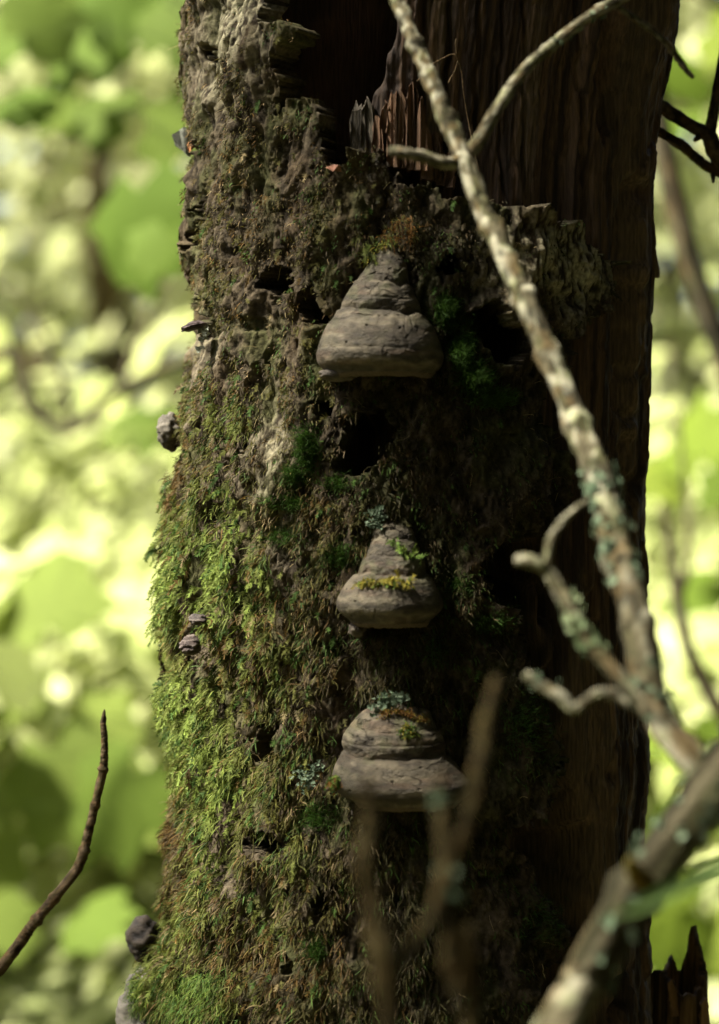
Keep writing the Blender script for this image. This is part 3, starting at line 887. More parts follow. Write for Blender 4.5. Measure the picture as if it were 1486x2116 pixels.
def build_strand():
    rng = np.random.default_rng(14)
    path = np.array([surf(372, 1262, 0.004)[0], P(338, 1285, 2.20), P(334, 1320, 2.20), P(330, 1360, 2.20), P(338, 1385, 2.20), P(332, 1402, 2.20)])
    t = np.linspace(0, len(path) - 1, 46)
    C = np.stack([np.interp(t, np.arange(len(path)), path[:, k]) for k in range(3)], -1)
    acc = Acc()
    n = len(C)
    k = np.repeat(np.arange(n), 5)
    d0 = rng.normal(0, 1, (len(k), 3)) * np.array([1, 0.6, 0.5]) + np.array([0, 0, -0.2])
    d0 /= np.linalg.norm(d0, axis=1, keepdims=True)
    c = np.where((rng.uniform(0, 1, len(k)) < 0.6)[:, None], np.array([0.03, 0.032, 0.008]), np.array([0.05, 0.026, 0.010])) * rng.uniform(0.7, 1.4, (len(k), 1))
    acc.add(*ribbon_strands(C[k], d0, rng.uniform(0.002, 0.0045, len(k)), rng.uniform(0.0014, 0.0024, len(k)), 0.1, c, c, 2, 0.1, rng))
    dn = np.tile(np.array([0, 0, -1.0]), (n - 1, 1))
    seg = np.linalg.norm(np.diff(C, axis=0), axis=1)
    dr = np.diff(C, axis=0) / seg[:, None]
    c2 = np.tile(np.array([0.03, 0.022, 0.010]), (n - 1, 1))
    acc.add(*ribbon_strands(C[:-1], dr, seg * 1.2, np.full(n - 1, 0.0010), 0.0, c2, c2, 2, 0.0, rng))
    loc = path[0]
    tag(link('moss_strand', acc.mesh('moss_strand', loc), M_MOSS, loc=loc), 'dark leafy strand dangling free of the mossy bark edge', 'moss')
build_strand()

def lichen_flakes(acc, pts, nors, size, rng, c0=(0.22, 0.29, 0.20), c1=(0.36, 0.43, 0.32)):
    """ruffled lobes: small cupped fans standing a little off the surface"""
    n = len(pts)
    m = 9
    nors = nors / (np.linalg.norm(nors, axis=1, keepdims=True) + 1e-9)
    a = np.cross(nors, rng.normal(0, 1, (n, 3)))
    a /= np.linalg.norm(a, axis=1, keepdims=True) + 1e-9
    b = np.cross(nors, a)
    ang = np.linspace(0, 2 * math.pi, m, endpoint=False)
    rad = size * rng.uniform(0.5, 1.2, (n, 1)) * (1 + 0.35 * rng.normal(0, 1, (n, m)))
    up = size * rng.uniform(0.1, 0.9, (n, m))
    ring = (pts[:, None, :] + a[:, None, :] * (rad * np.cos(ang))[..., None] + b[:, None, :] * (rad * np.sin(ang))[..., None]
            + nors[:, None, :] * up[..., None])
    V = np.concatenate([pts[:, None, :], ring], 1).reshape(-1, 3)
    base = np.arange(n)[:, None, None] * (m + 1)
    tri = np.stack([np.zeros(m, int), 1 + np.arange(m), 1 + (np.arange(m) + 1) % m], -1)[None]
    cc = lerp(np.broadcast_to(np.array(c0), (n, 3)), np.broadcast_to(np.array(c1), (n, 3)), rng.uniform(0, 1, n))
    C = np.repeat(cc[:, None, :], m + 1, 1) * rng.uniform(0.75, 1.2, (n, m + 1, 1))
    acc.add(V, None, (base + tri).reshape(-1, 3).astype(np.int32), C.reshape(-1, 3))

def lichen_thing(name, pts, label, seed, n_each, spread, size, c0=(0.09, 0.13, 0.08), c1=(0.19, 0.24, 0.16)):
    rng = np.random.default_rng(seed)
    pts = np.repeat(np.array(pts), n_each, 0)
    pts = pts + rng.normal(0, spread, pts.shape) * np.array([1, 0.3, 0.8])
    acc = Acc()
    lichen_flakes(acc, pts, np.array([0, -1.0, 0.5]) + rng.normal(0, 0.4, pts.shape), size, rng, c0, c1)
    loc = pts.mean(0)
    return tag(link(name, acc.mesh(name, loc, False), M_LICHEN, loc=loc), label, 'lichen')

lichen_thing('lichen_patch', [surf(x, y, 0.012)[0] for x, y in ((772, 1060), (784, 1052), (778, 1072), (790, 1066), (770, 1082), (782, 1085))], 'grey-green leafy lichen above the smallest hoof fungus', 1, 14, 0.0025, 0.0017)
lichen_thing('lichen_patch', [surf(x, y, 0.016)[0] for x, y in ((790, 1452), (806, 1444), (818, 1436), (830, 1442), (812, 1456), (796, 1462), (822, 1450), (780, 1466))], 'blue-green leafy lichen above the broadest hoof fungus', 2, 14, 0.0028, 0.0022)
lichen_thing('lichen_patch', [surf(x, y, 0.010)[0] for x, y in ((625, 1600), (640, 1610), (632, 1622), (650, 1590))], 'pale green lichen on moss beside the broadest hoof fungus', 3, 18, 0.004, 0.0016)
lichen_thing('lichen_patch', [surf(x, y, 0.004)[0] for x, y in ((416, 680), (420, 700), (414, 720), (422, 690))], 'pale grey-green lichen streak beside the purplish shell fungus', 4, 14, 0.0024, 0.0016, (0.3, 0.33, 0.25), (0.42, 0.44, 0.36))

def plate(name, poly, d, thick, mat, c, parent=None, loc=np.zeros(3), jit=0.0015, seed=0, bend=0.0, fibre=True):
    """a thin splintered slab: outline in photograph pixels at distance d, own thickness, sub-divided along its length"""
    rng = np.random.default_rng(seed)
    poly = [tuple(p) for p in poly]
    pts = []
    for i in range(len(poly)):
        a, b = np.array(poly[i], float), np.array(poly[(i + 1) % len(poly)], float)
        k = max(1, int(np.linalg.norm(b - a) / 7))
        for j in range(k):
            pts.append(a + (b - a) * j / k + rng.normal(0, 1.2, 2))
    n = len(pts)
    F = np.array([P(x, y, d) for x, y in pts])
    ctr = F.mean(0)
    F[:, 1] += rng.normal(0, jit, n) + bend * np.abs(F[:, 0] - ctr[0])
    B = F + np.array([0, thick, 0]) + rng.normal(0, jit * 0.5, (n, 3))
    import bmesh
    bm = bmesh.new()
    vf = [bm.verts.new(v - loc) for v in F]
    vb = [bm.verts.new(v - loc) for v in B]
    f1 = bm.faces.new(vf)
    f2 = bm.faces.new(vb[::-1])
    for i in range(n):
        j = (i + 1) % n
        bm.faces.new((vf[j], vf[i], vb[i], vb[j]))
    bmesh.ops.triangulate(bm, faces=[f1, f2])
    bmesh.ops.recalc_face_normals(bm, faces=bm.faces)
    me = bpy.data.meshes.new(name)
    bm.to_mesh(me)
    bm.free()
    at = me.color_attributes.new('Col', 'FLOAT_COLOR', 'POINT')
    cc = np.ones((len(me.vertices), 4), np.float32)
    cc[:, :3] = np.array(c) * rng.uniform(0.7, 1.3, (len(me.vertices), 1))
    at.data.foreach_set('color', cc.ravel())
    return link(name, me, mat, parent)

WOODC = (0.11, 0.075, 0.045)
plate('bark_strip', [(1326, 300), (1344, 330), (1350, 430), (1357, 520), (1363, 572), (1351, 574), (1350, 548), (1349, 600), (1341, 598), (1333, 520), (1326, 420)], 2.165, 0.008, M_WOOD, (0.16, 0.12, 0.07), trunk, T_LOC, seed=1)
plate('bark_strip', [(1322, 606), (1346, 604), (1342, 680), (1336, 780), (1332, 900), (1322, 900), (1316, 760)], 2.17, 0.007, M_WOOD, (0.13, 0.09, 0.05), trunk, T_LOC, seed=2)
plate('bark_strip', [(1318, 1118), (1334, 1120), (1340, 1180), (1337, 1226), (1330, 1222), (1318, 1226), (1312, 1170)], 2.17, 0.008, M_WOOD, WOODC, trunk, T_LOC, seed=3)
plate('bark_strip', [(1368, 40), (1398, 10), (1392, 80), (1380, 160), (1366, 210), (1358, 180), (1362, 100)], 2.175, 0.008, M_WOOD, WOODC, trunk, T_LOC, seed=4)
plate('bark_strip', [(1310, 1880), (1334, 1860), (1338, 1960), (1336, 2060), (1322, 1990), (1316, 1960)], 2.165, 0.008, M_WOOD, WOODC, trunk, T_LOC, seed=5)
plate('bark_strip', [(372, 20), (392, 0), (396, 90), (388, 170), (376, 190), (370, 150), (376, 90)], 2.20, 0.012, M_BARK, (0.12, 0.095, 0.055), trunk, T_LOC, seed=6)
plate('bark_strip', [(370, 470), (388, 440), (396, 520), (390, 590), (378, 560), (368, 510)], 2.20, 0.012, M_BARK, (0.13, 0.10, 0.065), trunk, T_LOC, seed=7)
# splinters of broken wood standing above the bark's torn edge
_sr = np.random.default_rng(33)
for k, (x0, x1, top, bot) in enumerate([(726, 752, 204, 330), (748, 772, 192, 322), (770, 790, 232, 335), (786, 806, 206, 338), (802, 822, 178, 345), (816, 836, 170, 345), (834, 850, 214, 350), (842, 864, 163, 352),
                                        (862, 880, 196, 352), (872, 892, 250, 372), (886, 908, 262, 378), (904, 922, 282, 384), (920, 938, 300, 388)]):
    q, nr, t = surf((x0 + x1) / 2, top, -0.018 + 0.006 * _sr.uniform(-1, 1))
    w = x1 - x0
    xs = np.sort(np.concatenate([[0.0, 1.0], _sr.uniform(0.05, 0.95, 5)]))
    crest = [(x0 + w * f, top + abs(f - _sr.uniform(0.3, 0.7)) * 46 + _sr.uniform(0, 14)) for f in xs]
    poly = [(x0 - 3, bot), (x0 - 1, (top + bot) / 2 + 10)] + crest + [(x1 + 2, (top + bot) / 2), (x1 + 3, bot)]
    c = (0.075, 0.062, 0.042) if k < 2 else tuple(np.array((0.105, 0.058, 0.030)) * _sr.uniform(0.7, 1.4))
    plate('splinter', poly, q[1] + CAM_D, 0.008, M_WOOD, c, trunk, T_LOC, 0.0022, 20 + k)
o = plate('wood_chip', [(676, 348), (690, 338), (706, 342), (702, 350), (686, 354)], surf(690, 345, 0.012)[0][1] + CAM_D, 0.003, M_FLAKE, (0.26, 0.12, 0.07), seed=60)
tag(o, 'small orange wood chip lodged on the torn bark edge', 'wood chip')
o = plate('wood_chip', [(388, 296), (396, 288), (399, 302), (392, 316), (387, 308)], 2.16, 0.004, M_FLAKE, (0.28, 0.13, 0.045), seed=61)
tag(o, 'tiny orange wood chip on the bark edge by the grey lichen', 'wood chip')
o = plate('bark_flake', [(356, 280), (372, 268), (386, 262), (392, 322), (378, 312), (362, 300)], 2.20, 0.008, M_BARK, (0.17, 0.175, 0.14), seed=62)
tag(o, 'grey lichen-covered bark flake jutting from the edge of the trunk', 'bark flake')

# ------------------------------------------------------------------ branches
def catmull(pts, n_per=8):
    pts = np.array(pts, float)
    p = np.vstack([2 * pts[0] - pts[1], pts, 2 * pts[-1] - pts[-2]])
    out = []
    for i in range(1, len(p) - 2):
        for j in range(n_per):
            t = j / n_per
            a, b, c, d = p[i - 1], p[i], p[i + 1], p[i + 2]
            out.append(0.5 * (2 * b + (c - a) * t + (2 * a - 5 * b + 4 * c - d) * t * t + (-a + 3 * b - 3 * c + d) * t ** 3))
    out.append(pts[-1])
    return np.array(out)

def tube(path, sides=14, knobble=0.10, seed=0, n_per=8, nodes=()):
    """path rows: x, y, z, radius -> V (rings), F, centres, arrays for colouring"""
    c = catmull(path, n_per)
    C, r = c[:, :3], np.clip(c[:, 3], 1e-4, None)
    n = len(C)
    tan = np.gradient(C, axis=0)
    tan /= np.linalg.norm(tan, axis=1, keepdims=True) + 1e-12
    u = np.cross(tan[0], [0.3, -1.0, 0.2])
    u /= np.linalg.norm(u)
    U = []
    for i in range(n):
        u = u - tan[i] * np.dot(u, tan[i])
        u /= np.linalg.norm(u)
        U.append(u)
    U = np.array(U)
    W = np.cross(tan, U)
    ln = np.concatenate([[0], np.cumsum(np.linalg.norm(np.diff(C, axis=0), axis=1))])
    a = np.linspace(0, 2 * math.pi, sides, endpoint=False)
    A, LN = np.meshgrid(a, ln)
    rr = r[:, None]
    q = LN / np.maximum(rr, 1e-4)
    nz = fbm(np.cos(A) * 1.3 + seed, np.sin(A) * 1.3, q * 0.35, 3, seed + 90)
    nz2 = fbm(np.cos(A) * 2.6 + seed, np.sin(A) * 2.6, q * 1.2, 3, seed + 91)
    ring = np.zeros(LN.shape)
    for nd in nodes:
        ring += 0.30 * np.exp(-((LN - nd * ln[-1]) / (0.55 * rr)) ** 2)
    R = rr * (1 + knobble * 1.5 * nz + knobble * 0.6 * nz2 + ring)
    V = C[:, None, :] + U[:, None, :] * (R * np.cos(A))[..., None] + W[:, None, :] * (R * np.sin(A))[..., None]
    F = grid_faces(n, sides, wrap=True)
    ends = np.stack([C[0] - tan[0] * r[0] * 0.3, C[-1] + tan[-1] * r[-1] * 0.5])
    V = np.concatenate([V.reshape(-1, 3), ends])
    k = np.arange(sides)
    t1 = np.stack([(k + 1) % sides, k, np.full(sides, n * sides)], -1)
    t2 = np.stack([(n - 1) * sides + k, (n - 1) * sides + (k + 1) % sides, np.full(sides, n * sides + 1)], -1)
    nrm = (U[:, None, :] * np.cos(A)[..., None] + W[:, None, :] * np.sin(A)[..., None])
    return V, F, np.concatenate([t1, t2]).astype(np.int32), C, r, ln, (A, q, nz, nz2, nrm)

def twig(name, path, parent, loc, seed, dark=(0.035, 0.030, 0.016), tan=(0.112, 0.098, 0.058), pale=(0.37, 0.35, 0.245), pale_amt=0.5, sides=14, knobble=0.10, n_per=8, nodes=(), lichen=()):
    path = np.array(path, float)
    V, F, T, C, r, ln, (A, q, nz, nz2, nrm) = tube(path, sides, knobble, seed, n_per, nodes)
    blot = fbm(np.cos(A) * 1.3 + seed * 3, np.sin(A) * 1.3, q * 0.55, 3, seed + 95)
    c = lerp(np.array(dark), np.array(tan), smooth(-0.5, 0.25, nz2 + 0.5 * nz))
    c = lerp(c, np.array(pale), pale_amt * smooth(0.0, 0.35, blot))
    c = lerp(c, c * np.array([0.70, 0.76, 0.58]), smooth(0.0, 0.4, fbm(np.cos(A) * 1.1 + seed * 5, np.sin(A) * 1.1, q * 0.4, 3, seed + 99)))
    c = c * (1 - 0.60 * smooth(0.05, 0.45, fbm(np.cos(A) * 0.8 + seed * 7, np.sin(A) * 0.8, q * 0.28, 3, seed + 98)))[..., None]
    c = lerp(c, np.array(tan) * np.array([1.05, 0.84, 0.62]), 0.6 * smooth(0.3, 0.6, fbm(np.cos(A) + 5, np.sin(A), q * 0.5 + seed, 2, seed + 97)))
    c = np.concatenate([c.reshape(-1, 3), np.tile(np.array(tan), (2, 1))])
    me = np_mesh(name, V - loc, [F, T], c)
    o = link(name, me, M_TWIG, parent)
    if lichen:
        rng = np.random.default_rng(seed + 5)
        acc = Acc()
        for f0, f1, num, sz, c0, c1 in lichen:
            i = rng.integers(int(f0 * (len(C) - 1)), max(int(f1 * (len(C) - 1)), int(f0 * (len(C) - 1)) + 1), num)
            j = rng.integers(0, nrm.shape[1], num)
            nn = nrm[i, j]
            keep = nn[:, 1] < 0.5
            i, nn = i[keep], nn[keep]
            p = C[i] + nn * (r[i] * 1.0)[:, None] + rng.normal(0, 0.0015, (len(i), 3))
            lichen_flakes(acc, p, nn, sz, rng, c0, c1)
        lo = link('lichen', acc.mesh('lichen', loc, False), M_LICHEN, o)
        tag(lo, kind='stuff')
    return o

def pxpath(rows):
    """rows: px, py, distance, width in px -> x, y, z, radius"""
    rows = [(x, y, 2.07 - (2.07 - d) * (0.80 if d < 1.15 else 0.72) if d < 1.95 else d, w) for x, y, d, w in rows]
    return [list(P(x, y, d)) + [w * 0.5 * PXM * d] for x, y, d, w in rows]

GRN = ((0.09, 0.13, 0.075), (0.19, 0.24, 0.15))
# the lichen-spotted dead branch crossing in front of the trunk
B0 = P(1300, 1850, 1.22)
bl = np.array([-0.30, -0.72, 0.0])
branch = thing('dead_branch', bl, 'pale lichen-spotted dead branch crossing in front of the bare wood', 'branch')
stem = pxpath([(1148, 2140, 1.20, 99.9), (1226, 2000, 1.21, 99.9), (1306, 1862, 1.22, 103.2), (1362, 1782, 1.23, 105.0), (1426, 1692, 1.25, 106.6), (1480, 1615, 1.27, 108.4), (1580, 1500, 1.30, 108.4), (1750, 1330, 1.36, 101.6)])
e = np.array(stem[0])
stem = [[-0.30, -0.72, -0.05, 0.042], [-0.24, -0.68, 0.55, 0.038], [-0.04, -0.62, 1.02, 0.034]] + stem
e = stem[-1]
stem = stem + [[e[0] + 0.18, e[1] + 0.06, e[2] + 0.25, 0.026], [e[0] + 0.35, e[1] + 0.12, e[2] + 0.60, 0.018]]
twig('stem', stem, branch, bl, 1, pale_amt=0.65, sides=28, knobble=0.11, n_per=12, nodes=(0.47, 0.56, 0.62),
     lichen=[(0.30, 0.75, 60, 0.0042, *GRN)])
limb = pxpath([(1490, 1625, 1.27, 58.6), (1448, 1590, 1.29, 63.6), (1398, 1535, 1.31, 63.6), (1356, 1470, 1.33, 65.3), (1336, 1380, 1.35, 65.3), (1312, 1270, 1.38, 63.6), (1282, 1150, 1.42, 60.3), (1248, 1020, 1.46, 55.2),
               (1206, 905, 1.50, 51.9), (1162, 800, 1.54, 48.5), (1120, 700, 1.57, 46.0), (1076, 600, 1.60, 44.4), (1031, 500, 1.63, 41.9), (988, 405, 1.66, 40.2), (955, 320, 1.68, 40.2), (912, 215, 1.70, 35.2), (872, 122, 1.72, 32.6),
               (838, 40, 1.74, 31.0), (806, -30, 1.76, 30.1), (760, -140, 1.78, 27.6), (700, -300, 1.82, 20.1)])
twig('limb', limb, branch, bl, 2, pale_amt=0.8, sides=24, knobble=0.14, n_per=16, nodes=(0.16, 0.22, 0.36, 0.44, 0.50, 0.58, 0.70, 0.78),
     lichen=[(0.28, 0.37, 85, 0.0036, *GRN), (0.12, 0.2, 26, 0.0032, *GRN)])
twig('twig', pxpath([(958, 322, 1.68, 28.5), (930, 338, 1.67, 25.1), (880, 326, 1.66, 25.1), (836, 316, 1.65, 23.4), (806, 311, 1.65, 20.9)]), branch, bl, 3, pale_amt=0.85, pale=(0.34, 0.31, 0.22))
fork = pxpath([(962, 322, 1.68, 28.5), (984, 298, 1.68, 26.8), (1006, 262, 1.69, 26.8), (1042, 200, 1.70, 25.9), (1092, 136, 1.72, 24.3), (1150, 86, 1.74, 23.4), (1210, 40, 1.76, 22.6), (1272, 4, 1.78, 23.4), (1350, -36, 1.80, 20.1), (1460, -80, 1.83, 15.1)])
twig('twig', fork, branch, bl, 4, pale_amt=0.6, n_per=12, nodes=(0.4, 0.62), lichen=[(0.55, 0.75, 26, 0.0020, *GRN)])
twig('twig', pxpath([(1270, 8, 1.78, 12.6), (1300, 30, 1.79, 11.7), (1342, 58, 1.80, 12.6), (1378, 90, 1.81, 12.6), (1402, 122, 1.82, 11.7), (1418, 144, 1.82, 10.9), (1433, 160, 1.82, 9.2)]), branch, bl, 5,
     (0.03, 0.025, 0.018), (0.11, 0.095, 0.065), (0.26, 0.25, 0.18), 0.4, knobble=0.2, nodes=(0.7, 0.78, 0.86, 0.94))
twig('twig', pxpath([(1330, 1450, 1.335, 36.8), (1290, 1412, 1.34, 38.5), (1250, 1366, 1.35, 35.2), (1216, 1330, 1.36, 31.8), (1190, 1280, 1.37, 31.8), (1160, 1228, 1.38, 28.5), (1132, 1182, 1.39, 28.5), (1108, 1164, 1.39, 28.5), (1070, 1156, 1.40, 28.5)]), branch, bl, 6, pale_amt=0.7,
     lichen=[(0.30, 0.60, 46, 0.0034, (0.15, 0.21, 0.10), (0.30, 0.35, 0.19))])
twig('twig', pxpath([(1132, 1180, 1.39, 18.4), (1132, 1146, 1.39, 18.4), (1140, 1112, 1.395, 16.7), (1166, 1074, 1.40, 15.1), (1192, 1050, 1.405, 12.6), (1218, 1032, 1.41, 7.5)]), branch, bl, 7, pale_amt=0.9)
twig('twig', pxpath([(1335, 1470, 1.335, 28.5), (1296, 1446, 1.34, 30.1), (1250, 1432, 1.345, 25.1), (1218, 1444, 1.35, 21.8), (1186, 1464, 1.355, 21.8), (1160, 1440, 1.36, 25.1), (1122, 1418, 1.365, 23.4), (1086, 1396, 1.37, 22.6)]), branch, bl, 8, pale_amt=0.9,
     lichen=[(0.75, 0.95, 8, 0.002, *GRN)])
bd = P(1322, 1812, 1.19)
bud_me, _ = None, None
twig('bud', pxpath([(1334, 1822, 1.21, 44), (1318, 1808, 1.18, 44), (1306, 1788, 1.16, 30), (1300, 1774, 1.15, 8)]), branch, bl, 9, (0.10, 0.06, 0.02), (0.22, 0.15, 0.03), (0.16, 0.2, 0.04), 0.7)

# bare shrub shoots close to the camera
sl = np.array([0.03, -0.74, 0.0])
shrub = thing('bare_shrub', sl, 'bare brown shrub shoots standing before the broadest hoof fungus', 'shrub')
KW = dict(dark=(0.010, 0.007, 0.003), tan=(0.040, 0.029, 0.010), pale=(0.085, 0.066, 0.026), pale_amt=0.5, knobble=0.10)
twig('shoot', [[0.02, -0.74, -0.05, 0.013], [0.03, -0.73, 0.7, 0.012]] + pxpath([(806, 2140, 0.98, 40.7), (790, 2050, 0.98, 39.3), (776, 1950, 0.98, 37.8), (766, 1850, 0.99, 36.4), (752, 1780, 0.99, 40.7), (766, 1700, 1.0, 35.0), (764, 1640, 1.0, 30.5), (760, 1600, 1.0, 16.0)]), shrub, sl, 21, nodes=(0.86,), **KW)
twig('shoot', pxpath([(780, 2046, 0.98, 36.4), (800, 2022, 0.99, 33.5), (850, 1962, 1.0, 30.5), (894, 1890, 1.02, 30.5), (922, 1800, 1.03, 33.5), (958, 1722, 1.05, 33.5), (986, 1620, 1.06, 32.1), (1002, 1500, 1.08, 30.5), (1030, 1402, 1.09, 24.8)]), shrub, sl, 22, nodes=(0.52, 0.72), **KW)
twig('shoot', [[0.08, -0.74, -0.05, 0.012], [0.075, -0.73, 0.7, 0.0115]] + pxpath([(978, 2140, 1.02, 36.4), (952, 2050, 1.03, 33.5), (930, 1985, 1.03, 35.0), (936, 1900, 1.03, 32.1), (926, 1810, 1.03, 33.5), (914, 1720, 1.04, 27.7), (910, 1650, 1.05, 21.8), (908, 1596, 1.05, 10.2)]), shrub, sl, 23, nodes=(0.55, 0.7), lichen=[(0.6, 0.72, 26, 0.0022, *GRN), (0.88, 0.93, 14, 0.0022, *GRN)], **KW)

# the upright budded shoot by itself
ll = np.array([-0.42, -0.02, 0.0])
shoot = thing('sapling_shoot', ll, 'leafless dark brown shoot with ringed nodes and a pointed end bud', 'sapling')
twig('stem', [[-0.42, -0.02, -0.05, 0.009], [-0.41, -0.02, 0.5, 0.008], [-0.385, -0.03, 0.95, 0.007]] + pxpath([(-60, 2080, 1.98, 24.8), (0, 2002, 1.98, 24.0), (42, 1946, 1.98, 24.8), (70, 1908, 1.98, 22.4), (120, 1846, 1.98, 21.6), (164, 1786, 1.985, 21.6), (184, 1716, 1.99, 18.4), (204, 1632, 1.99, 17.6), (214, 1584, 1.99, 17.6), (216, 1530, 1.99, 14.4), (213, 1494, 1.99, 12.8)]), shoot, ll, 31,
     (0.035, 0.025, 0.015), (0.10, 0.07, 0.04), (0.20, 0.15, 0.09), 0.4, knobble=0.10, n_per=18, nodes=(0.62, 0.665, 0.71, 0.76, 0.80, 0.845, 0.885, 0.9, 0.93, 0.955, 0.975))
twig('bud', pxpath([(213, 1500, 1.99, 12.0), (214, 1488, 1.99, 12.0), (215, 1476, 1.99, 8.0), (216, 1466, 1.99, 2.4)]), shoot, ll, 32, (0.03, 0.02, 0.014), (0.07, 0.05, 0.03), (0.1, 0.08, 0.05), 0.2)

# dark dead side branch behind the right edge of the trunk
rl = P(1340, 225, 2.24)
side = thing('side_branch', rl, 'dark forked dead branch poking out beside the bare wood', 'branch')
KR = dict(dark=(0.035, 0.025, 0.015), tan=(0.10, 0.07, 0.04), pale=(0.17, 0.13, 0.08), pale_amt=0.3, knobble=0.14)
twig('fork', pxpath([(1320, 200, 2.24, 30), (1366, 222, 2.24, 28), (1402, 244, 2.24, 27), (1436, 264, 2.24, 30), (1464, 280, 2.24, 34), (1480, 310, 2.24, 34), (1500, 352, 2.25, 34), (1560, 420, 2.26, 38)]), side, rl, 41, **KR)
twig('fork', pxpath([(1330, 250, 2.26, 20), (1370, 278, 2.26, 20), (1406, 298, 2.26, 21), (1436, 322, 2.26, 22), (1462, 344, 2.25, 24), (1500, 358, 2.25, 26)]), side, rl, 42, **KR)
twig('fork', pxpath([(1466, 280, 2.24, 26), (1474, 240, 2.24, 22), (1480, 196, 2.24, 20), (1488, 150, 2.24, 19), (1500, 60, 2.24, 16)]), side, rl, 43, **KR)
twig('stub', pxpath([(1452, 274, 2.24, 16), (1442, 284, 2.235, 14), (1436, 290, 2.23, 8)]), side, rl, 44, **KR)
twig('stub', pxpath([(1472, 352, 2.25, 12), (1474, 366, 2.245, 9), (1474, 376, 2.24, 6)]), side, rl, 45, **KR)

# thin curled rootlet on the wood
tq = []
for x, y in [(862, 168), (890, 136), (916, 120), (936, 112), (946, 124), (954, 150), (958, 190), (966, 240), (978, 300), (990, 350), (1002, 392)]:
    tq.append(list(surf(x, y, -0.012)[0]) + [1.3 * PXM * 2.05])
rt = thing('rootlet', tq[0][:3], 'hair-thin curled rootlet hanging on the bare wood', 'root')
twig('strand', tq, rt, np.array(tq[0][:3]), 51, (0.08, 0.055, 0.03), (0.2, 0.14, 0.08), (0.3, 0.22, 0.14), 0.3, sides=5)
tq2 = [list(surf(x, y, -0.010)[0]) + [1.0 * PXM * 2.05] for x, y in [(944, 112), (942, 96), (944, 80), (940, 92)]]
twig('strand', tq2, rt, np.array(tq[0][:3]), 52, (0.08, 0.055, 0.03), (0.2, 0.14, 0.08), (0.3, 0.22, 0.14), 0.3, sides=5)
tq3 = [list(surf(x, y, -0.010)[0]) + [1.0 * PXM * 2.05] for x, y in [(946, 126), (940, 146), (932, 160), (926, 172)]]
twig('strand', tq3, rt, np.array(tq[0][:3]), 53, (0.08, 0.055, 0.03), (0.2, 0.14, 0.08), (0.3, 0.22, 0.14), 0.3, sides=5)

# jagged shell of a broken stump
def build_stump():
    d = 2.24
    cx, hw = 1404, 62
    c0 = P(cx, 2100, d)
    loc = np.array([c0[0], c0[1], 0.0])
    root = thing('broken_stump', loc, 'hollow broken stump of rotten brown wood with a jagged spiked rim', 'stump')
    fx = [1340, 1346, 1356, 1362, 1374, 1384, 1390, 1398, 1408, 1416, 1428, 1436, 1446, 1456, 1466]
    fy = [2018, 2004, 2002, 2010, 2022, 2020, 2036, 2046, 2050, 2044, 2048, 2052, 2040, 2020, 2004]
    bx = [1340, 1352, 1370, 1380, 1386, 1392, 1398, 1404, 1414, 1420, 1426, 1432, 1436, 1442, 1447, 1452, 1458, 1466]
    by = [2018, 2012, 2020, 2006, 1990, 1984, 1992, 2008, 2016, 1996, 1986, 1972, 1950, 1926, 1922, 1940, 1968, 2004]
    n, m = 180, 44
    a = np.linspace(0, 2 * math.pi, n, endpoint=False)
    pxs = cx + hw * np.sin(a)
    front = np.cos(a) > 0
    ty = np.where(front, np.interp(pxs, fx, fy), np.interp(pxs, bx, by)) + RNG.normal(0, 3.0, n)
    ztop = CAM_Z - (ty - 1058.0) * PXM * d
    f = np.concatenate([np.linspace(0, 0.72, 10), np.linspace(0.73, 1, m - 10)])
    rr = hw * PXM * d
    A = np.repeat(a[None], m, 0)
    Z = -0.05 + (ztop[None] + 0.05) * f[:, None]
    def shell(off, s):
        nz = fbm(A * 9, Z * 14, 0 * A + s, 4, 140)
        r = rr + off + 0.0022 * nz - 0.0016 * (f[:, None] > 0.97)
        return np.stack([loc[0] + r * np.sin(A), loc[1] - r * np.cos(A) * 0.85, Z], -1), nz
    O, nz = shell(0, 0)
    I, _ = shell(-0.007, 3)
    V = np.concatenate([O.reshape(-1, 3), I.reshape(-1, 3)])
    F1 = grid_faces(m, n, wrap=True)
    F2 = grid_faces(m, n, wrap=True)[:, ::-1] + m * n
    k = np.arange(n)
    F3 = np.stack([(m - 1) * n + k, (m - 1) * n + (k + 1) % n, m * n + (m - 1) * n + (k + 1) % n, m * n + (m - 1) * n + k], -1)
    c = lerp(np.array([0.05, 0.03, 0.014]), np.array([0.15, 0.09, 0.04]), smooth(-0.5, 0.6, nz))
    c = np.concatenate([c.reshape(-1, 3), c.reshape(-1, 3) * np.array([1.35, 1.2, 0.95])])
    me = np_mesh('shell', V - loc, np.concatenate([F1, F2, F3]), c)
    link('shell', me, M_WOOD, root)
    plate('splinter', [(1446, 2130), (1450, 2078), (1456, 2058), (1460, 2072), (1464, 2060), (1467, 2130)], d - 0.028, 0.006, M_WOOD, (0.22, 0.13, 0.06), root, loc, 0.001, 77)
    plate('splinter', [(1384, 2100), (1380, 2030), (1388, 2022), (1394, 2040), (1400, 2048), (1404, 2100)], d - 0.029, 0.005, M_WOOD, (0.16, 0.09, 0.04), root, loc, 0.001, 78)
build_stump()

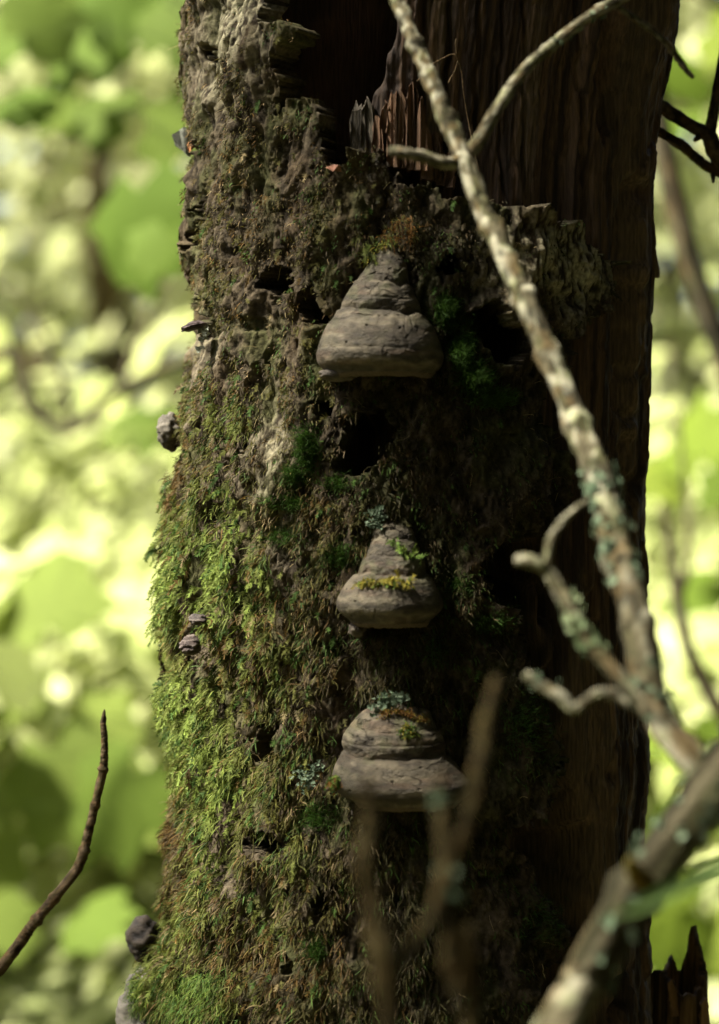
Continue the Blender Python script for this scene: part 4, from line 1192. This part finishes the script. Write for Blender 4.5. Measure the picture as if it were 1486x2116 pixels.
# ------------------------------------------------------------------ leaves, saplings, shrubs and trees around
def maple_leaf():
    ang = [-90, -62, -35, -18, 0, 14, 30, 44, 58, 70, 80, 90]
    rad = [0.20, 0.55, 0.56, 0.62, 0.80, 0.70, 0.64, 0.74, 0.92, 0.78, 0.84, 1.10]
    pts = [(math.cos(R_(a)) * r, math.sin(R_(a)) * r) for a, r in zip(ang, rad)]
    pts = pts + [(-x, y) for x, y in pts[-2:0:-1]]
    V = [(0, 0.0, 0.0)] + [(x, y, -0.16 * abs(x) - 0.10 * (x * x + y * y)) for x, y in pts]
    n = len(pts)
    T = [(0, 1 + i, 1 + (i + 1) % n) for i in range(n)]
    V = np.array(V)
    V[:, 1] += 0.16
    V /= 1.3
    return V, np.array(T, np.int32)

def oval_leaf():
    t = np.linspace(0, 1, 6)
    w = np.array([0.02, 0.24, 0.33, 0.28, 0.15, 0.0])
    z = -0.20 * (t - 0.3) ** 2
    V = []
    for a, b, c in zip(t, w, z):
        V += [(-b, a, c - 0.12 * b * 0 + 0.10 * b), (0, a, c), (b, a, c + 0.10 * b)]
    Q = []
    for i in range(5):
        for j in range(2):
            Q.append((i * 3 + j, i * 3 + j + 1, i * 3 + j + 4, i * 3 + j + 3))
    return np.array(V), np.array(Q, np.int32)

def small_leaf():
    V = np.array([(0, 0, 0), (0.26, 0.35, 0.06), (0.22, 0.7, 0.0), (0, 1, -0.12), (-0.22, 0.7, 0.0), (-0.26, 0.35, 0.06)])
    return V, np.array([(0, 1, 2, 3), (0, 3, 4, 5)], np.int32)

MAPLE, OVAL, SMALL = maple_leaf(), oval_leaf(), small_leaf()

def scatter(acc, tmpl, pos, size, col, rng, tilt=0.6, nor=None):
    V0, F0 = tmpl
    n, m = len(pos), len(V0)
    up = np.array([0, 0, 1.0]) + rng.normal(0, tilt, (n, 3)) if nor is None else nor + rng.normal(0, tilt, (n, 3))
    up /= np.linalg.norm(up, axis=1, keepdims=True)
    f = np.cross(up, rng.normal(0, 1, (n, 3)))
    f /= np.linalg.norm(f, axis=1, keepdims=True)
    s = np.cross(f, up)
    V = (pos[:, None, :] + size[:, None, None] * (s[:, None, :] * V0[None, :, :1] + f[:, None, :] * V0[None, :, 1:2] + up[:, None, :] * V0[None, :, 2:3]))
    F = (np.arange(n)[:, None, None] * m + F0[None]).reshape(-1, F0.shape[1]).astype(np.int32)
    C = np.repeat(col, m, 0)
    if F0.shape[1] == 4:
        acc.add(V.reshape(-1, 3), F, None, C)
    else:
        acc.add(V.reshape(-1, 3), None, F, C)

def leaf_cols(n, rng, a=(0.075, 0.13, 0.018), b=(0.17, 0.23, 0.035)):
    c = lerp(np.broadcast_to(np.array(a), (n, 3)), np.broadcast_to(np.array(b), (n, 3)), rng.uniform(0, 1, n))
    return c * rng.uniform(0.8, 1.2, (n, 1))

BARKC = dict(dark=(0.06, 0.05, 0.035), tan=(0.16, 0.13, 0.09), pale=(0.26, 0.24, 0.19), pale_amt=0.4)

def plant(name, x, y, h, crown_r, crown_lo, n_leaf, leaf_size, label, cat, seed, group=None, stem_r=0.02, lean=(0, 0), tmpl=OVAL, ca=(0.075, 0.13, 0.018), cb=(0.17, 0.23, 0.035), clumps=14, flat=1.0, tilt=0.6):
    """a sapling, shrub or tree: tapered stem, limbs to clumps of leaves, a crown made of single leaves"""
    rng = np.random.default_rng(seed)
    gz = float(ground_z(np.array([x]), np.array([y]))[0])
    loc = np.array([x, y, gz])
    root = thing(name, loc, label, cat, group)
    top = loc + np.array([lean[0], lean[1], h])
    mid = loc + np.array([lean[0] * 0.35 + rng.normal(0, 0.03 * h * 0.3), lean[1] * 0.35 + rng.normal(0, 0.03 * h * 0.3), h * 0.5])
    twig('stem' if stem_r < 0.05 else 'trunk', [list(loc - np.array([0, 0, 0.1])) + [stem_r * 1.25], list(loc + (mid - loc) * 0.5) + [stem_r], list(mid) + [stem_r * 0.8], list(top) + [stem_r * 0.25]], root, loc, seed, n_per=8, sides=10, **BARKC)
    acc = Acc()
    cen = []
    for k in range(clumps):
        u = rng.normal(0, 1, 3)
        u /= np.linalg.norm(u)
        u *= rng.uniform(0.35, 1.0)
        c = loc + np.array([lean[0] * 0.8 + u[0] * crown_r, lean[1] * 0.8 + u[1] * crown_r, crown_lo + (h - crown_lo) * (0.5 + 0.5 * u[2] * flat)])
        cen.append(c)
        t = np.clip((c[2] - loc[2]) / h - 0.15, 0.1, 0.95)
        a = loc + (mid - loc) * t * 2 if t < 0.5 else mid + (top - mid) * (t - 0.5) * 2
        twig('limb', [list(a) + [stem_r * 0.4], list((a + c) / 2 + np.array([0, 0, 0.04 * h])) + [stem_r * 0.25], list(c) + [stem_r * 0.1]], root, loc, seed + k, n_per=4, sides=6, **BARKC)
    cen = np.array(cen)
    k = rng.integers(0, clumps, n_leaf)
    sp = crown_r * 0.34
    pos = cen[k] + rng.normal(0, 1, (n_leaf, 3)) * np.array([sp, sp, sp * 0.5])
    pos[:, 2] = np.maximum(pos[:, 2], gz + 0.05)
    bright = rng.uniform(0, 1, clumps)[k]
    col = leaf_cols(n_leaf, rng, ca, cb)
    scatter(acc, tmpl, pos, leaf_size * rng.uniform(0.6, 1.3, n_leaf), col, rng, 0.38 if y > 3 else tilt, np.tile(np.array(TO_SUN) + np.array([0, -0.15, 0]), (n_leaf, 1)) if y > 3 else None)
    o = link('crown', acc.mesh('crown', loc, False), M_LEAF_FAR if y > 3 else M_LEAF, root)
    return root

def sapling_with_leaves(name, x, y, leaves, label, seed, ca, cb, stem_r=0.008, tmpl=MAPLE, hgt=None):
    """a young tree whose single big leaves can be told apart: each leaf is a part on its own stalk"""
    rng = np.random.default_rng(seed)
    gz = float(ground_z(np.array([x]), np.array([y]))[0])
    loc = np.array([x, y, gz])
    root = thing(name, loc, label, 'sapling')
    leaves = [(l[0], l[1], l[2] + 1.8, l[3]) + tuple(l[4:]) for l in leaves]
    pts = [P(a, b, d) for a, b, d, s, *_ in leaves]
    zt = hgt or max(p[2] for p in pts) + 0.15
    st = [[x, y, gz - 0.05, stem_r * 1.3], [x + 0.02, y, gz + 0.6, stem_r], [x - 0.01, y + 0.02, (zt + gz) * 0.6, stem_r * 0.8], [x + 0.02, y, zt, stem_r * 0.3]]
    twig('stem', st, root, loc, seed, **BARKC)
    acc0 = Acc()
    mes = []
    for k in range(4):
        V0, F0 = tmpl
        V = V0.copy()
        V[:, 2] += 0.10 * np.sin(V[:, 1] * 3 + k) * V[:, 1]
        V[1:, :2] *= rng.uniform(0.88, 1.12, (len(V) - 1, 1))
        col = leaf_cols(1, rng, ca, cb) * np.ones((len(V), 1)) * rng.uniform(0.9, 1.1, (len(V), 1))
        me = np_mesh('leaf', V, F0, col, True)
        me.materials.append(M_LEAF)
        mes.append(me)
    for i, (lf, p) in enumerate(zip(leaves, pts)):
        size = 0.86 * lf[3] * PXM * lf[2]
        face = lf[4] if len(lf) > 4 else rng.uniform(0.2, 0.9)      # 1 = facing the viewer, 0 = lying flat
        rot = lf[5] if len(lf) > 5 else rng.uniform(-180, 180)
        o = bpy.data.objects.new('leaf', mes[i % 4])
        COL.objects.link(o)
        n = Vector((rng.normal(0, 0.25) - 0.2, -face, 1.05 - face)).normalized()
        q = n.to_track_quat('Z', 'Y')
        o.rotation_mode = 'QUATERNION'
        from mathutils import Quaternion
        o.rotation_quaternion = q @ Quaternion((0, 0, 1), R_(rot))
        o.scale = (size, size, size)
        o.location = Vector(p - loc)
        o.parent = root
        zj = np.clip(p[2] - rng.uniform(0.05, 0.25), gz + 0.3, zt - 0.05)
        a = np.array([x, y, zj])
        twig('stalk', [list(a) + [stem_r * 0.35], list((a + p) / 2 + np.array([0, 0, 0.04])) + [0.0016], list(p) + [0.0012]], root, loc, seed + i, sides=5, n_per=5, dark=(0.02, 0.035, 0.008), tan=(0.04, 0.06, 0.012), pale=(0.05, 0.07, 0.02), pale_amt=0.3)
    return root

sapling_with_leaves('maple_sapling', -0.28, 3.0,
    [(60, 70, 3.4, 210, 0.8), (170, 150, 3.5, 220, 0.7), (285, 400, 3.2, 300, 0.85, 190), (340, 90, 3.3, 230, 0.8), (150, 20, 3.7, 190, 0.7), (335, 480, 3.1, 150, 0.7, 160), (30, 200, 3.6, 170, 0.5),
     (250, 240, 3.6, 190, 0.6), (375, 310, 3.3, 200, 0.8), (20, 30, 3.5, 200, 0.6), (240, -30, 3.5, 220, 0.7), (-60, 120, 3.4, 220), (120, 260, 3.8, 150, 0.6), (420, 40, 3.4, 220, 0.7)],
    'young maple with broad mid-green lobed leaves behind the bark side of the trunk', 71, (0.055, 0.090, 0.012), (0.095, 0.13, 0.022))
sapling_with_leaves('maple_sapling', -0.32, 3.4,
    [(100, 1290, 3.9, 280, 0.55, 20), (60, 1250, 4.0, 200, 0.5), (110, 1560, 3.6, 300, 0.8, 200), (270, 1600, 3.5, 280, 0.8, 150), (30, 1480, 3.7, 220, 0.7), (170, 1480, 3.8, 200, 0.7), (50, 1900, 3.2, 200, 0.45, 80), (170, 1885, 3.2, 190, 0.4, 260),
     (5, 1660, 3.4, 110, 0.9), (320, 1700, 3.7, 180, 0.6), (230, 880, 4.2, 160, 0.4), (310, 850, 4.2, 160, 0.5), (-50, 1750, 3.6, 200)],
    'low maple sapling with drooping green leaves beside the budded shoot', 72, (0.065, 0.10, 0.014), (0.13, 0.165, 0.035))
sapling_with_leaves('maple_sapling', 0.46, 3.0,
    [(1440, 150, 4.0, 170, 0.6), (1480, 60, 4.0, 190, 0.6), (1410, 260, 4.2, 140, 0.5), (1450, 950, 4.1, 210, 0.7), (1500, 1040, 4.0, 210, 0.7), (1400, 980, 4.2, 150, 0.6), (1470, 1200, 4.3, 170, 0.4),
     (1430, 1880, 3.3, 240, 0.75, 100), (1370, 1960, 3.4, 200, 0.6), (1480, 1960, 3.3, 190, 0.6), (1360, 1690, 3.8, 150, 0.5), (1410, 1530, 3.2, 130, 0.4, 80), (1470, 1480, 3.4, 130, 0.5)],
    'young maple with light green leaves behind the bare-wood side of the trunk', 73, (0.065, 0.105, 0.010), (0.12, 0.15, 0.020))

# leaning bare stems in the undergrowth
def lean_stem(rows, base_xy, label, seed):
    pth = pxpath(rows)
    gz = float(ground_z(np.array([base_xy[0]]), np.array([base_xy[1]]))[0])
    loc = np.array([base_xy[0], base_xy[1], gz])
    root = thing('leaning_sapling', loc, label, 'sapling')
    return root, loc, pth
BARKD = dict(dark=(0.03, 0.025, 0.015), tan=(0.07, 0.06, 0.035), pale=(0.10, 0.09, 0.06), pale_amt=0.4)
r0, l0, pth = lean_stem([(1350, 180, 4.0, 46), (1375, 320, 4.0, 46), (1410, 480, 4.0, 50), (1450, 610, 4.0, 50), (1500, 740, 4.0, 52), (1580, 950, 4.0, 54)], (1.25, 2.0), 'leaning slim grey stem behind the bare-wood side', 81)
twig('stem', [list(P(1310, -100, 4.0)) + [0.012]] + pth + [[1.05, 2.0, 0.9, 0.026], [1.25, 2.0, l0[2] - 0.05, 0.03]], r0, l0, 81, **BARKD)
r1, l1, pth = lean_stem([(1370, 1040, 4.4, 16), (1396, 1200, 4.4, 26), (1420, 1330, 4.4, 30), (1470, 1440, 4.4, 34), (1540, 1560, 4.4, 36)], (1.0, 2.45), 'thin forked brown stem behind the bare-wood side', 82)
twig('stem', pth + [[0.95, 2.4, 0.6, 0.02], [1.0, 2.45, l1[2] - 0.05, 0.022]], r1, l1, 82, **BARKD)
twig('fork', pxpath([(1402, 1230, 4.4, 22), (1420, 1180, 4.4, 16), (1424, 1110, 4.45, 12), (1400, 850, 4.5, 8)]), r1, l1, 83, **BARKD)

r2, l2, pth = lean_stem([(420, 730, 5.2, 12), (340, 760, 5.2, 16), (250, 802, 5.2, 20), (150, 884, 5.2, 24), (70, 850, 5.2, 26), (-40, 770, 5.2, 28)], (-1.3, 3.2), 'low arching bare bough behind the bark side of the trunk', 84)
twig('stem', pth + [[-1.25, 3.2, 1.0, 0.024], [-1.3, 3.2, l2[2] - 0.05, 0.026]], r2, l2, 84, **BARKD)
twig('fork', pxpath([(150, 884, 5.2, 16), (120, 760, 5.2, 12), (60, 640, 5.2, 9), (-40, 560, 5.2, 6)]), r2, l2, 85, **BARKD)
twig('fork', pxpath([(250, 802, 5.2, 12), (300, 660, 5.2, 10), (380, 540, 5.2, 6)]), r2, l2, 86, **BARKD)

# a long grass-like leaf in front of the branch
def build_blade():
    rows = [(1270, 1892, 1.02, 8), (1320, 1872, 1.01, 22), (1400, 1834, 1.0, 34), (1486, 1792, 0.99, 42), (1620, 1760, 0.98, 46), (1760, 1850, 0.98, 44)]
    c = catmull(pxpath(rows) + [[0.56, -0.74, 0.9, 0.007], [0.57, -0.74, 0.0, 0.004]], 8)
    C, w = c[:, :3], c[:, 3]
    t = np.gradient(C, axis=0)
    sd = np.cross(t, [0.1, -1.0, 0.3])
    sd /= np.linalg.norm(sd, axis=1, keepdims=True)
    up = np.cross(sd, t)
    up /= np.linalg.norm(up, axis=1, keepdims=True)
    V = np.stack([C - sd * w[:, None] + up * 0.002, C, C + sd * w[:, None] + up * 0.002], 1)
    loc = np.array([0.57, -0.74, 0.0])
    root = thing('grass_blade', loc, 'single arching green grass blade crossing the lichen-spotted branch', 'grass')
    col = np.tile(np.array([0.12, 0.19, 0.06]), (len(C) * 3, 1))
    link('blade', np_mesh('blade', V.reshape(-1, 3) - loc, grid_faces(len(C), 3), col), M_LEAF, root)
build_blade()

# undergrowth, shrubs and trees behind
BG = 'leafy shrubs growing behind the dead trunk'
k = 0
for x, y, h, cr, lo in [(-1.6, 4.2, 2.0, 0.8, 0.3), (-0.5, 5.0, 1.5, 0.8, 0.2), (-2.2, 6.0, 2.6, 1.0, 0.4), (-1.1, 7.0, 2.2, 1.1, 0.3), (0.6, 5.5, 1.4, 0.8, 0.2),
                        (1.5, 4.6, 1.9, 0.8, 0.3), (2.3, 6.2, 2.6, 1.0, 0.4), (1.2, 7.4, 2.2, 1.1, 0.3), (-0.2, 8.5, 2.4, 1.2, 0.3), (-2.6, 8.6, 3.0, 1.2, 0.5), (2.7, 9.0, 3.0, 1.2, 0.5)]:
    plant('leafy_shrub', x, y, h, cr, lo, 800, 0.19, 'leafy yellow-green shrub in the blurred undergrowth behind the trunk', 'shrub', 200 + k, BG, 0.014, tmpl=SMALL,
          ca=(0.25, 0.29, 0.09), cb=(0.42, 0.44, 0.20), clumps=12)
    k += 1
TG = 'broadleaf trees standing behind the dead trunk'
for x, y, h, cr, lo in [(-4.5, 12, 9, 2.6, 1.4), (-1.6, 14, 10, 2.8, 1.6), (1.4, 13, 9, 2.6, 1.4), (4.4, 12, 9, 2.6, 1.3), (-6.5, 18, 11, 3.2, 1.2), (0.2, 20, 11, 3.4, 1.2), (6.5, 18, 11, 3.2, 1.2), (-3.2, 22, 12, 3.6, 1.0), (3.4, 23, 12, 3.6, 1.0)]:
    plant('broadleaf_tree', x, y, h, cr, lo, 1500, 0.36, 'sunlit broadleaf tree in the blurred wood behind the trunk', 'tree', 230 + k, TG, 0.12, tmpl=SMALL,
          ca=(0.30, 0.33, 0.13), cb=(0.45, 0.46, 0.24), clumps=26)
    k += 1

def far_wood():
    rng = np.random.default_rng(95)
    n = 9000
    x = rng.uniform(-16, 16, n)
    y = rng.uniform(27, 36, n)
    z = rng.uniform(0.1, 13, n) * (0.8 + 0.25 * vnoise(x * 0.35, 0 * x, 0 * x, 96))
    z += ground_z(x, y)
    acc = Acc()
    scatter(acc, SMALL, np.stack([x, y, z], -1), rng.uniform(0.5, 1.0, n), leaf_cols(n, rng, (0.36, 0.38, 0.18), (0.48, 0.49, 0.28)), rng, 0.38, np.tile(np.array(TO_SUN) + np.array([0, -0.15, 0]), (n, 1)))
    tag(link('far_wood', acc.mesh('far_wood', np.zeros(3), False), M_LEAF_FAR), 'far sunlit wood closing off the background', 'wood', kind='stuff')
far_wood()

# low ground cover, too dense to count
def ground_cover():
    rng = np.random.default_rng(91)
    acc = Acc()
    n = 42000
    y = 2.5 + 24 * rng.uniform(0, 1, n) ** 1.5
    x = rng.uniform(-1, 1, n) * (1.2 + y * 0.42)
    z = ground_z(x, y) + rng.uniform(0.03, 0.5, n) * (0.6 + 0.5 * vnoise(x, y, 0 * x, 92))
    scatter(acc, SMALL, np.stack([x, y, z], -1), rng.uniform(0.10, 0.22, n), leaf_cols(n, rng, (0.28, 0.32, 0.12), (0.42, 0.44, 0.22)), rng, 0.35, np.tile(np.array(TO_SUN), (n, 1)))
    o = link('ground_cover', acc.mesh('ground_cover', np.zeros(3), False), M_LEAF_FAR)
    tag(o, 'pale green leafy ground cover across the forest floor', 'ground cover', kind='stuff')
ground_cover()

# unseen trees and bushes added round the viewpoint to shade the trunk
SG = 'tall trees added out of view to shade the trunk'
for x, y, h, cr, lo, nl in [(3.6, -1.4, 6.0, 1.9, 0.7, 2400), (2.2, -5.0, 6.0, 2.0, 0.4, 2400), (-0.9, -5.6, 6.0, 2.2, 0.4, 2600), (3.9, 1.4, 6.0, 1.8, 0.8, 2200), (1.3, -2.0, 7.4, 2.2, 3.9, 3200),
                            (2.4, 0.2, 7.6, 2.0, 3.9, 2600), (-3.3, -4.4, 6.0, 1.6, 0.5, 2200), (0.75, -0.3, 6.6, 1.25, 3.4, 1700), (-6.2, -3.4, 6.2, 2.0, 0.3, 2200), (-6.6, -0.4, 6.0, 2.0, 0.3, 2200), (-6.4, 2.6, 5.4, 1.9, 0.3, 2000)]:
    plant('added_shade_tree', x, y, h, cr, lo, nl, 0.25, 'dense dark broadleaf tree added out of view to block sky light', 'tree', 260 + k, SG, 0.09, tmpl=SMALL,
          ca=(0.025, 0.045, 0.008), cb=(0.045, 0.065, 0.012), clumps=26)
    k += 1
for x, y, h, cr, lo in [(1.7, -1.2, 3.4, 0.8, 0.2), (1.6, -2.7, 3.4, 0.9, 0.2), (0.3, -3.7, 3.4, 0.9, 0.2), (-1.3, -3.9, 3.4, 0.9, 0.2), (1.9, 0.3, 3.2, 0.8, 0.2), (0.9, -3.0, 5.2, 1.1, 2.6), (-0.6, -3.2, 5.6, 1.1, 3.0), (-0.95, -2.3, 6.4, 0.95, 3.6), (0.0, -2.2, 6.2, 0.9, 3.6)]:  # unseen bushes added to cut the sky fill on the trunk
    plant('added_shade_bush', x, y, h, cr, lo, 1200, 0.19, 'dense dark bush added out of view to block sky light', 'shrub', 280 + k, 'dark bushes added out of view to block sky light', 0.02, tmpl=SMALL,
          ca=(0.02, 0.04, 0.008), cb=(0.04, 0.055, 0.012), clumps=20)
    k += 1
_c = np.array([0.0, 0.1, 1.6]) + np.array(TO_SUN) * 4.0  # unseen crown added on the sun's path to dim the trunk
plant('added_sun_filter_tree', float(_c[0]) - 0.3, float(_c[1]) - 0.2, float(_c[2]) + 1.0, 1.15, float(_c[2]) - 1.0, 300, 0.19, 'broadleaf tree added out of view to filter the sun on the trunk', 'tree', 322, None, 0.07, tmpl=SMALL,
      ca=(0.06, 0.10, 0.015), cb=(0.10, 0.15, 0.025), clumps=22)
